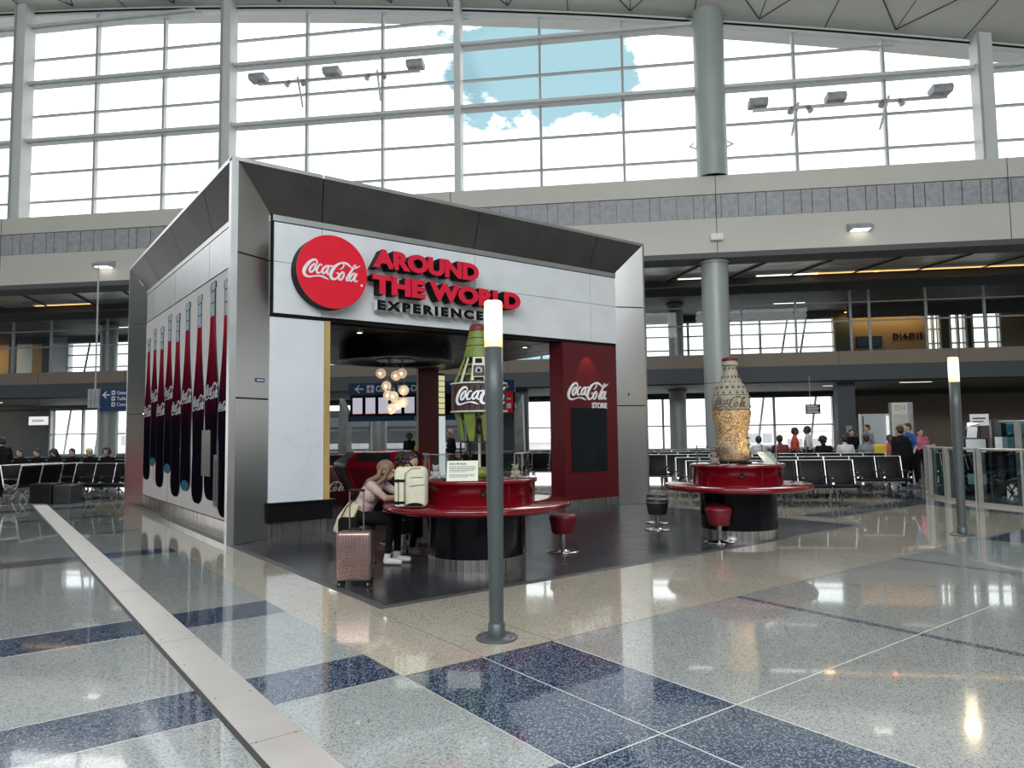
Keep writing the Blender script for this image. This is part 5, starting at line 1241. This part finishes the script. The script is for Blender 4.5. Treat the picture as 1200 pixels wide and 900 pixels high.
cabinet(18.6, 4.1, rzc, 1.3, 1.2, 'dark cabinet behind the inner glass screen', [(-.6, .1, .6, 1.1, 'screen_dark'), (-.3, .3, -.05, .5, 'screen_teal')])
o = thing('shop_canopy', 'dark angular teal canopy panels over the shop at the right edge', 'canopy', (20.9, 5.0, 0), rzc)
for k, (x, z, w_, h_, t_) in enumerate(((-.55, 2.2, .5, .6, .25), (-.1, 2.35, .45, .75, -.1), (.35, 2.3, .5, .6, .15), (.8, 2.5, .6, .7, -.1))):
    mb = MB(); T = Matrix.Translation((x, 0, z)) @ Matrix.Rotation(t_, 4, 'Y'); mb.box((-w_/2, -.1, -h_/2), (w_/2, .1, h_/2), 'dark_wall', T=T); mb.box((-w_/2+.05, -.12, -h_/2+.05), (w_/2-.05, -.1, h_/2-.05), 'blue_sign', T=T); mb.build('panel', o)
mb = MB(); mb.box((.0, -.16, 1.75), (.75, -.10, 2.25), 'sign_lit'); mb.add([(.28, -.165, 2.25), (.48, -.165, 2.25), (.38, -.165, 2.1)], [(0, 1, 2)], 'seam_black'); mb.box((.15, -.165, 1.95), (.6, -.16, 1.97), 'louver_grey'); mb.build('lit_panel', o)
mb = MB(); mb.box((-.6, .0, 0), (-.5, .1, 2.2), 'dark_wall'); mb.box((.8, 0, 0), (.9, .1, 2.4), 'dark_wall'); mb.build('upright', o)
def slanted(x, y, w_, z0, z1, lean, label):
    o = thing('mirror_stand', label, 'mirror', (x, y, 0), rzc)
    mb = MB(); T = Matrix.Rotation(lean, 4, 'Y'); mb.rbox((-w_/2, -.02, z0), (w_/2, .02, z1), 'teal_glass', .01, 2, T=T); mb.rbox((-w_/2+.05, -.03, z0), (w_/2-.03, -.02, z1-.12), 'sign_white', .004, 2, T=T); mb.build('mirror', o)
    mb = MB(); mb.box((-.02, 0, 0), (.02, .04, z0+.1), 'black_satin', T=T); mb.box((-.2, -.15, 0), (.2, .15, .02), 'black_satin'); mb.build('stand', o)
slanted(20.6, 8.3-.4, .30, 1.15, 1.75, .12, 'slanted bright mirror standing behind the start of the balustrade')
slanted(19.0, 4.8, .36, 1.15, 1.95, .10, 'slanted bright mirror behind the inner glass screen')
mb = MB(); mb.box((-.22, 0, 0), (.22, .03, .32), 'sign_white'); mb.box((-.15, -.005, .18), (.15, 0, .22), 'joint_dark'); mb.box((-.15, -.005, .1), (.1, 0, .13), 'joint_dark'); mb.box((-.02, .01, -1.65), (.02, .03, 0), 'black_satin')
o = mb.build('notice_board', label='small white notice board on a stand, left of the right lamp post', cat='sign'); o.location = (22.2, 8.1, 1.65); o.rotation_euler = (0, 0, rzc)
o = thing('hat_stand', 'shelf of yellowish straw hats behind the inner glass screen', 'hat display', (18.35, 4.75, 0), rzc)
mb = MB(); mb.box((-.5, -.2, 1.08), (.6, .2, 1.11), 'black_satin'); mb.box((-.45, .1, 0), (-.40, .15, 1.08), 'black_satin'); mb.box((.5, .1, 0), (.55, .15, 1.08), 'black_satin'); mb.build('shelf', o)
for k in range(4): mb = MB(); x = -.3+k*.25; mb.lathe([(.0, .10), (.05, .10), (.07, .05), (.12, .0), (.12, -.005)], 'wood_edge', c=(x, 0, 1.12), n=16); mb.build('hat', o)

# blue curved band in the floor around the shop
fb2 = MB()
for k in range(30):
    a0, a1 = 92+k*5, 92+(k+1)*5
    for r0, r1, m in ((BR+.35, BR+.95, 'terrazzo_slate'), (BR-.1, BR+.35, 'terrazzo_beige')): fb2.add([BC+arc(a0, r1, .0016), BC+arc(a1, r1, .0016), BC+arc(a1, r0, .0016), BC+arc(a0, r0, .0016)], [(0, 1, 2, 3)], m)
fb2.build('trim_7', kind='structure')

# ================================================================== OUTSIDE
for k, (u, h_) in enumerate(((-6.9, 8), (-3.5, 10), (44.5, 9), (48.5, 9.5), (52.0, 10))):
    mb = MB(); mb.cyl((0, 0, 0), (0, 0, h_), .16, 'louver_grey', n=8); mb.box((-.8, -.1, h_-.2), (.8, .1, h_), 'louver_grey'); mb.box((-.6, -.1, h_-.9), (.6, .1, h_-.75), 'louver_grey')
    o = mb.build('apron_light_mast', label='distant light mast on the apron, seen through the lower windows right of the kiosk' if u > 0 else 'distant light mast on the apron, seen between the kiosk column and red panel', cat='light mast', group='apron masts right' if u > 0 else 'apron masts middle'); o.location = H(u, 118, -4)
mb = MB(); mb.box((-17, 0, 0), (0, 4, 7.4), 'dark_wall'); mb.box((-17, -.1, 4.6), (0, 0, 5.0), 'louver_grey'); mb.box((-17, -.1, 6.2), (0, 0, 6.9), 'wall_blue_grey')
o = mb.build('jet_bridge', label='dark jet bridge outside the lower windows behind the flight screens', cat='jet bridge'); o.location = H(-9.2, 50, -4); o.rotation_euler = (0, 0, HR)
for u, w_, wd, h_, lb in ((-6.0, 75, 9, 4.6, 'pale jet bridge building seen through the middle lower window'), (35, 130, 30, 6, 'pale low terminal building far beyond the lower right windows'), (24, 90, 8, 5.5, 'pale airport vehicle hall beyond the right window'), (-60, 110, 50, 7, 'pale low building far beyond the left windows')):
    o = thing('airport_building', lb, 'building', H(u, w_, -4), HR)
    mb = MB(); mb.box((-wd/2, 0, 0), (wd/2, 6, h_), 'far_building'); mb.build('wall', o)
    mb = MB(); mb.box((-wd/2-.3, -.3, h_), (wd/2+.3, 6.3, h_+.35), 'white_paint'); mb.build('roof', o)
    for k in range(int(wd/2.5)): mb = MB(); mb.box((-wd/2+.5+k*2.5, -.05, h_-2.6), (-wd/2+2.2+k*2.5, 0, h_-1.0), 'louver_grey'); mb.build('window', o)

# ================================================================== PEOPLE
def person(label, loc, rz, joints, mats, voxel=.016, hair='short', hairmat='hair_black', wide=1.0, clothes=None, hands=True, cap=None, skirt=None):
    """joints: dict of Vectors; mats: dict part->material; one remeshed continuous body"""
    J = {k: Vector(v) for k, v in joints.items()}
    src = MB(); prim = []
    def cap_(a, b, ra, rb, m):
        a, b = Vector(a), Vector(b); src.cyl(a, b, ra, 'skin', r2=rb, n=14); src.sphere(a, ra, 'skin', 14, 9); src.sphere(b, rb, 'skin', 14, 9); prim.append((a, b, ra, rb, m))
    def ell(c, r, sc, m, T=None):
        src.sphere(c, r, 'skin', 20, 14, sc=sc); prim.append((Vector(c), Vector(c), r*max(sc)*.9, r*max(sc)*.9, m))
    top, bot, sk, shoe = mats['top'], mats['bottom'], mats['skin'], mats['shoe']
    slv = mats.get('sleeve', top)
    W = wide
    up_ = (J['neck']-J['pelvis']).normalized()
    cap_(J['pelvis']+Vector((-.07*W, 0, 0)), J['pelvis']+Vector((.07*W, 0, 0)), .115*W, .115*W, bot)
    mid = J['pelvis'].lerp(J['chest'], .5)
    cap_(mid+Vector((-.05*W, 0, 0)), mid+Vector((.05*W, 0, 0)), .115*W, .115*W, top)
    cap_(J['chest']+Vector((-.07, 0, 0)), J['chest']+Vector((.07, 0, 0)), .12*W, .12*W, top)
    cap_(J['shR']*.9+J['chest']*.1, J['shL']*.9+J['chest']*.1, .065, .065, top)
    cap_(mid, J['chest'], .125*W, .12*W, top); cap_(J['pelvis'], mid, .13*W, .12*W, top if mats.get('long') else bot)
    cap_(J['chest']+up_*.08, J['neck'], .10, .06, top); cap_(J['neck'], J['head']-Vector((0, 0, .05)), .052, .05, sk)
    f = J.get('face', Vector((0, 1, 0))).normalized(); h = J['head']
    ell(h+Vector((0, 0, .015)), .098, (.80, 1.0, 1.12), sk); ell(h+f*.035-Vector((0, 0, .055)), .06, (.9, .9, .9), sk)
    r_ = f.cross(Vector((0, 0, 1))).normalized()
    cap_(h+f*.088+Vector((0, 0, .01)), h+f*.108-Vector((0, 0, .018)), .010, .014, sk)
    cap_(h+f*.082-Vector((0, 0, .052))-r_*.016, h+f*.082-Vector((0, 0, .052))+r_*.016, .012, .012, sk)
    for sg in (-1, 1): ell(h+r_*sg*.083-Vector((0, 0, .005)), .024, (.5, .8, 1.2), sk)
    for sd in 'RL':
        cap_(J['sh'+sd], J['el'+sd].lerp(J['sh'+sd], .45), .058, .050, top); cap_(J['el'+sd].lerp(J['sh'+sd], .45), J['el'+sd], .046, .040, slv); cap_(J['el'+sd], J['wr'+sd], .040, .027, slv if mats.get('longsleeve') else sk)
        wr = J['wr'+sd]; hd = J.get('hd'+sd, (wr-J['el'+sd]).normalized())
        hd = hd.normalized(); sgn = 1 if sd == 'R' else -1; side = hd.cross(Vector((0, .3, 1))).normalized()
        nrm = side.cross(hd).normalized()
        if hands:
            pc = wr+hd*.05; cap_(wr+hd*.01, pc+side*.018, .024, .024, sk); cap_(pc-side*.018, wr+hd*.085-side*.02, .024, .018, sk); cap_(wr+hd*.085-side*.024, wr+hd*.085+side*.024, .017, .016, sk)
            for q, (off, ln) in enumerate(((-.030, .062), (-.010, .075), (.010, .07), (.029, .055))):
                a = wr+hd*.088+side*off; b = a+hd*ln*.5-nrm*.008; c = b+hd*ln*.42-nrm*.022
                cap_(a, b, .0095, .009, sk); cap_(b, c, .009, .008, sk)
            a = wr+hd*.03-side*.028; b = a+hd*.035-side*.028; cap_(a, b, .012, .011, sk); cap_(b, b+hd*.03-side*.004-nrm*.008, .011, .009, sk)
        cap_(J['hip'+sd], J['kn'+sd], .090*(1+(W-1)*.7), .062*(1+(W-1)*.5), bot); cap_(J['kn'+sd], J['an'+sd], .060*(1+(W-1)*.5), .040, bot)
        an = J['an'+sd]; fd = J.get('ft'+sd, Vector((0, 1, 0))).normalized()
        cap_(an-Vector((0, 0, .03)), an-Vector((0, 0, an.z-.045-J.get('floor', 0))), .042, .040, shoe) if False else None
        z0 = mats.get('floor', 0)
        cap_(an, Vector((an.x, an.y, z0+.05))-fd*.02, .042, .042, shoe); cap_(Vector((an.x, an.y, z0+.045))-fd*.02, Vector((an.x, an.y, z0+.038))+fd*.15, .042, .036, shoe)
    ob = src.build('body_source'); md = ob.modifiers.new('r', 'REMESH'); md.mode = 'VOXEL'; md.voxel_size = voxel; md.use_smooth_shade = True
    sm = ob.modifiers.new('s', 'SMOOTH'); sm.factor = .5; sm.iterations = 3
    dg = bpy.context.evaluated_depsgraph_get(); me = bpy.data.meshes.new_from_object(ob.evaluated_get(dg)); bpy.data.objects.remove(ob)
    nf = len(me.polygons); cen = np.empty(nf*3); me.polygons.foreach_get('center', cen); cen = cen.reshape(-1, 3)
    best = np.full(nf, 9e9); idx = np.zeros(nf, int); names = []
    for a, b, ra, rb, m in prim:
        if m not in names: names.append(m)
        a_, b_ = np.array(a), np.array(b); d = b_-a_; L2 = max(d@d, 1e-9); t = np.clip(((cen-a_)@d)/L2, 0, 1)
        ds = np.linalg.norm(cen-(a_+t[:, None]*d), axis=1)-(ra+(rb-ra)*t)
        k = ds < best; best[k] = ds[k]; idx[k] = names.index(m)
    me.materials.clear()
    for m in names: me.materials.append(M[m])
    me.polygons.foreach_set('material_index', idx.astype(np.int32)); me.polygons.foreach_set('use_smooth', np.ones(nf, bool)); me.update()
    o = bpy.data.objects.new('person', me); COL.objects.link(o); o.location = loc; o.rotation_euler = (0, 0, rz); tag(o, label, 'person')
    hb = MB()
    if hair == 'short':
        hb.sphere(h-f*.012+Vector((0, 0, .04)), .100, hairmat, 18, 12, sc=(.86, .98, .92)); hb.sphere(h-f*.045, .085, hairmat, 14, 9, sc=(.95, .8, 1.0))
    elif hair == 'curly':
        rnd = random.Random(3)
        for k in range(60):
            v = Vector((rnd.gauss(0, 1), rnd.gauss(0, 1), rnd.gauss(0, 1)+.5)).normalized(); 
            if v.dot(f) > .55 and v.z < .5: continue
            hb.sphere(h+Vector((0, 0, .02))+v*.098, .030, hairmat, 8, 6)
    elif hair == 'bald': hb.sphere(h-f*.03-Vector((0, 0, .0)), .088, hairmat, 14, 9, sc=(1.0, .9, .7))
    elif hair == 'long':
        hb.sphere(h-f*.010+Vector((0, 0, .028)), .108, hairmat, 22, 14, sc=(.90, 1.02, 1.0))
        bk = J.get('hairend', h-f*.22-Vector((0, 0, .3)))
        for k in range(15):
            t = (k-7)/7; s0 = h+r_*t*.078-f*.045+Vector((0, 0, .02)); s1 = h+r_*t*.105-f*(.105-.03*abs(t))-Vector((0, 0, .10)); s2 = h.lerp(bk, .55)+r_*t*.11-f*.035; s3 = bk+r_*t*.09-Vector((0, 0, .03*(1-abs(t))))
            hb.tube([s0, s1, s2], .030, hairmat, 8); hb.cyl(s2, s3, .03, hairmat, r2=.008, n=8)
        for sg in (-1, 1):
            hb.tube([h+r_*sg*.06+f*.045+Vector((0, 0, .07)), h+r_*sg*.088+f*.045+Vector((0, 0, .0)), h+r_*sg*.092+f*.005-Vector((0, 0, .09)), h+r_*sg*.10-f*.07-Vector((0, 0, .17))], .025, hairmat, 8)
    elif hair == 'bun': hb.sphere(h-f*.012+Vector((0, 0, .035)), .102, hairmat, 18, 12, sc=(.88, 1, .95)); hb.sphere(h-f*.11+Vector((0, 0, .05)), .045, hairmat, 12, 8)
    if cap: 
        hb2 = MB(); hb2.sphere(h+Vector((0, 0, .055)), .108, cap, 16, 8, sc=(.9, 1.02, .75)); hb2.box((-.07, .06, .05), (.07, .19, .06), cap, T=Matrix.Translation(h)); hb2.build('hat', o)
    hb.build('hair', o)
    eb = MB()
    for sg in (-1, 1): eb.sphere(h+f*.080+r_*sg*.032+Vector((0, 0, .022)), .011, 'seam_black', 8, 6, sc=(1, 1, .7))
    eb.build('eyes', o)
    return o
def sit(h=.0, lean=.1, arms='lap', seat=.46):
    z = seat
    J = dict(pelvis=(0, 0, z+.10), chest=(0, lean*.6, z+.42), neck=(0, lean, z+.60), head=(0, lean+.04, z+.73), shR=(.17, lean*.8, z+.53), shL=(-.17, lean*.8, z+.53),
             hipR=(.09, .03, z+.09), hipL=(-.09, .03, z+.09), knR=(.11, .44, z+.06), knL=(-.11, .44, z+.06), anR=(.12, .42, .10), anL=(-.12, .46, .10),
             elR=(.23, lean*.7, z+.27), elL=(-.23, lean*.7, z+.27), wrR=(.12, lean+.22, z+.22), wrL=(-.10, lean+.24, z+.22))
    return J
def stand(h=1.72, stride=0.0, arms='down', lean=0):
    s = h/1.72
    J = dict(pelvis=(0, 0, .93), chest=(0, .0+lean*.6, 1.24), neck=(0, lean, 1.45), head=(0, lean+.02, 1.60), shR=(.18, lean*.9, 1.40), shL=(-.18, lean*.9, 1.40), hipR=(.09, 0, .90), hipL=(-.09, 0, .90),
             knR=(.10, stride*.6+.02, .50), knL=(-.10, -stride*.3+.02, .50), anR=(.10, stride, .10), anL=(-.10, -stride, .12), elR=(.25, lean-.03, 1.12), elL=(-.25, lean-.03, 1.12), wrR=(.24, lean+.08, .87), wrL=(-.24, lean+.08, .87))
    if arms == 'front': J.update(wrR=(.08, .30, 1.10), wrL=(-.06, .30, 1.08))
    if arms == 'hip': J.update(elR=(.34, -.06, 1.14), wrR=(.17, .06, 1.0))
    return {k: Vector(v)*s for k, v in J.items()}
mk('shirt_maroon', (.16, .02, .03)); mk('shirt_orange', (.55, .06, .03)); mk('shirt_white', (.62, .62, .62)); mk('shirt_grey', (.20, .21, .23)); mk('shirt_blue', (.02, .10, .32)); mk('shirt_pink', (.45, .10, .16)); mk('hi_vis', (.60, .75, .02)); mk('jeans', (.02, .03, .06)); mk('bag_yellow', (.7, .5, .02))
# the woman at the front counter
thw = math.radians(-134)
J = dict(pelvis=(0, 0, .60), chest=(0, .15, .86), neck=(0, .27, 1.03), head=(0, .345, 1.145), face=(0, .93, -.38), shR=(.155, .20, .975), shL=(-.155, .24, .975),
         hipR=(.09, .03, .58), hipL=(-.09, .03, .58), knR=(.10, .44, .54), knL=(-.09, .46, .53), anR=(.10, .40, .13), anL=(-.10, .46, .13),
         elR=(.20, .40, .82), elL=(-.14, .50, .83), wrR=(.06, .60, .815), wrL=(-.04, .49, 1.02), hdR=(-.4, .8, 0), hdL=(.2, -.15, .9), hairend=(0, .05, .90))
wloc = (3.90, 8.42, .006)
wm = person('seated woman with long blonde hair and blush tee leaning on the front counter', wloc, thw, J, dict(top='tee_blush', bottom='cloth_black', skin='skin', shoe='shoe_white', sleeve='skin', long=1), voxel=.009, hair='long', hairmat='hair_blonde')
mb = MB()       # cream cardigan tied round the waist, hanging over the stool
for k in range(14):
    a = PI*(1.0+k/13)*1.0; c0 = Vector((.155*math.cos(a), .03+.135*math.sin(a), .74)); c1 = Vector((.21*math.cos(a), -.03+.21*math.sin(a), .57)); c2 = Vector((.235*math.cos(a), -.05+.245*math.sin(a), .40+.03*(k % 2)))
    mb.tube([c0, c1, c2], .032, 'cream_cloth', 8)
mb.tube([(.155, .04, .74), (.10, .13, .72), (0, .165, .71)], .03, 'cream_cloth'); mb.build('tied_cardigan', wm)
mb = MB(); mb.cyl((.03, 0, .0), (.03, 0, .02), .01, 'cloth_black'); bpy.data.meshes
o = thing('stool', 'stool under the seated woman', 'stool', (3.92, 8.42, .006))
mb2 = MB(); mb2.lathe([(0, .002), (.215, .002), (.215, .01), (.05, .024), (0, .03)], 'chrome', n=32); mb2.build('base_plate', o)
mb2 = MB(); mb2.lathe([(.038, .02), (.038, .26)], 'chrome', n=20); mb2.build('post', o)
mb2 = MB(); mb2.lathe([(0, .245), (.135, .245), (.178, .42), (.184, .445), (.184, .475), (.12, .49), (0, .495)], 'grey_vinyl', n=36); mb2.build('seat', o)
hb = thing('handbag', 'small black bag hanging at the back of the seated woman', 'bag', (3.70, 8.28, .40), math.radians(-37))
mb = MB(); mb.rbox((-.13, -.06, 0), (.12, .06, .20), 'cloth_black', .04, 4); mb.build('body', hb)
mb = MB(); mb.tube([(-.10, 0, .19), (-.04, .02, .32), (.05, .06, .40)], .008, 'cloth_black', 6); mb.build('strap', hb)
# the two behind the backpack
J = sit(seat=.48, lean=.14); J['face'] = Vector((0, .8, -.6)); J['anR'] = (.10, .30, .10); J['knR'] = (.1, .42, .52)
J.update(elR=(.22, .30, .80), elL=(-.22, .30, .80), wrR=(.08, .50, .80), wrL=(-.08, .50, .80))
person('short-haired person looking down behind the cream backpack', (4.74, 8.84, .006), math.radians(-168), J, dict(top='cloth_black', bottom='cloth_black', skin='skin', shoe='shoe_grey', longsleeve=1), .012)
J = sit(seat=.48, lean=.16); J['face'] = Vector((0, .8, -.6)); person('curly dark-haired person behind the woman and backpack', (5.02, 9.62, .006), math.radians(-172), J, dict(top='cloth_black', bottom='cloth_black', skin='skin_dark', shoe='shoe_grey', longsleeve=1), .014, hair='curly')
dup(bpy.data.objects['stool'], (5.02, 9.62, .006), label='stool under the curly-haired person')
DK = dict(top='cloth_black', bottom='cloth_black', skin='skin', shoe='shoe_grey', longsleeve=1)
def P(label, u, w_, rz, J, **k):
    mt = dict(DK); mt.update(k.pop('mats', {})); return person(label, H(u, w_, 0), HR+rz, J, mt, k.pop('voxel', .02), **k)
P('seated person in a white shirt with dark hair, just right of the patterned bottle', 4.09, 21.33, 0, sit(seat=.58), mats=dict(top='shirt_white', skin='skin_dark'))
P('seated person in a maroon shirt among the right seats', 4.67, 21.33, 0, sit(seat=.60), mats=dict(top='shirt_maroon', skin='skin_dark'))
P('standing person in an orange shirt by the lower right windows', 5.26, 22.2, -1.7, stand(1.66), mats=dict(top='shirt_orange', skin='skin_dark', longsleeve=0))
P('standing person in a white shirt with hand on hip, facing the orange shirt', 5.66, 22.3, 1.2, stand(1.70, arms='hip'), mats=dict(top='shirt_white', skin='skin_dark', longsleeve=0))
P('seated person with bushy black hair in dark clothes, right of the white shirt', 5.85, 21.33, 0, sit(seat=.56), hair='curly', mats=dict(skin='skin_dark'))
P('seated person in a pale shirt left of the yellow bag', 6.43, 21.33, 0, sit(seat=.58), mats=dict(top='shirt_white'))
yb = P('seated person in grey with a bright yellow bag', 7.01, 21.33, 0, sit(seat=.58), mats=dict(top='shirt_grey'))
P('dark-clothed person standing right of the yellow bag', 7.7, 24.95, PI, stand(1.58))
P('standing person in a grey shirt in front of the white partition', 8.2, 24.95, 1.9, stand(1.74), mats=dict(top='shirt_grey'))
P('dark-haired seated person below the white partition', 8.13, 23.1, PI, sit(lean=.2, seat=.56), mats=dict(top='shirt_pink', skin='skin_dark'))
P('seated person with long hair in grey, left of the large walking person', 8.71, 23.1, PI, sit(seat=.56), hair='long', mats=dict(top='shirt_grey'))
P('person in a pink top standing behind the balustrade end', 9.0, 22.9, PI, stand(1.60), mats=dict(top='shirt_pink'), hair='bun')
J = stand(1.66, stride=.10, lean=.06)
P('large person in black walking away with arms hanging by the balustrade', 7.25, 19.55, .35, J, wide=1.62, hair='short', mats=dict(skin='skin'))
P('man in a blue shirt leaning beside the large person in black', 8.05, 21.0, 1.9, stand(1.74, lean=.12), mats=dict(top='shirt_blue', longsleeve=0))
mb = MB(); mb.rbox((-.16, -.09, 0), (.16, .09, .30), 'bag_yellow', .04, 4); o = mb.build('shoulder_bag', label='bright yellow shoulder bag beside the person in grey', cat='bag'); o.location = H(7.30, 21.28, .86); o.rotation_euler = (0, 0, HR)
P('person in a hi-vis yellow vest seen over the red console', -6.40, 23.0, PI, stand(1.62), mats=dict(top='hi_vis', skin='skin_dark'))
P('dark-clothed person left of the hi-vis vest, over the red console', -6.72, 23.0, 2.8, stand(1.66), mats=dict(skin='skin_dark'), hair='curly')
P('bald man in a dark suit standing behind the green bottle', -4.9, 21.2, 2.2, stand(1.74, arms='front'), hair='bald', hairmat='hair_grey')
P('dark-clothed person cut off by the left edge of the picture', -15.72, 16.55, 1.2, stand(1.66, stride=.2, arms='front'))
for k, (u, w_, kind, lb) in enumerate(((-18.57, 19.7, 'curly', 'seated silhouette at the far left, second from the edge'), (-17.97, 19.7, 'short', 'seated silhouette at the far left, third from the edge'), (-17.39, 19.7, 'bun', 'seated silhouette with a bun at the left, fourth from the edge'), (-16.81, 19.7, 'long', 'seated silhouette with long hair above the end-on seats'),
        (-16.21, 19.7, 'short', 'seated silhouette with dark hair above the left seats'), (-15.63, 19.7, 'short', 'seated person with a pale wide hat among the left seats'), (-15.05, 19.7, 'curly', 'seated silhouette nearest the kiosk mural'))):
    P(lb, u, w_, PI, sit(), hair=kind, cap='cream_cloth' if k == 5 else None, voxel=.024)
P('seated silhouette in the rear row behind the kiosk, right of the red column', -4.25, 25.5, PI, sit(), voxel=.024)
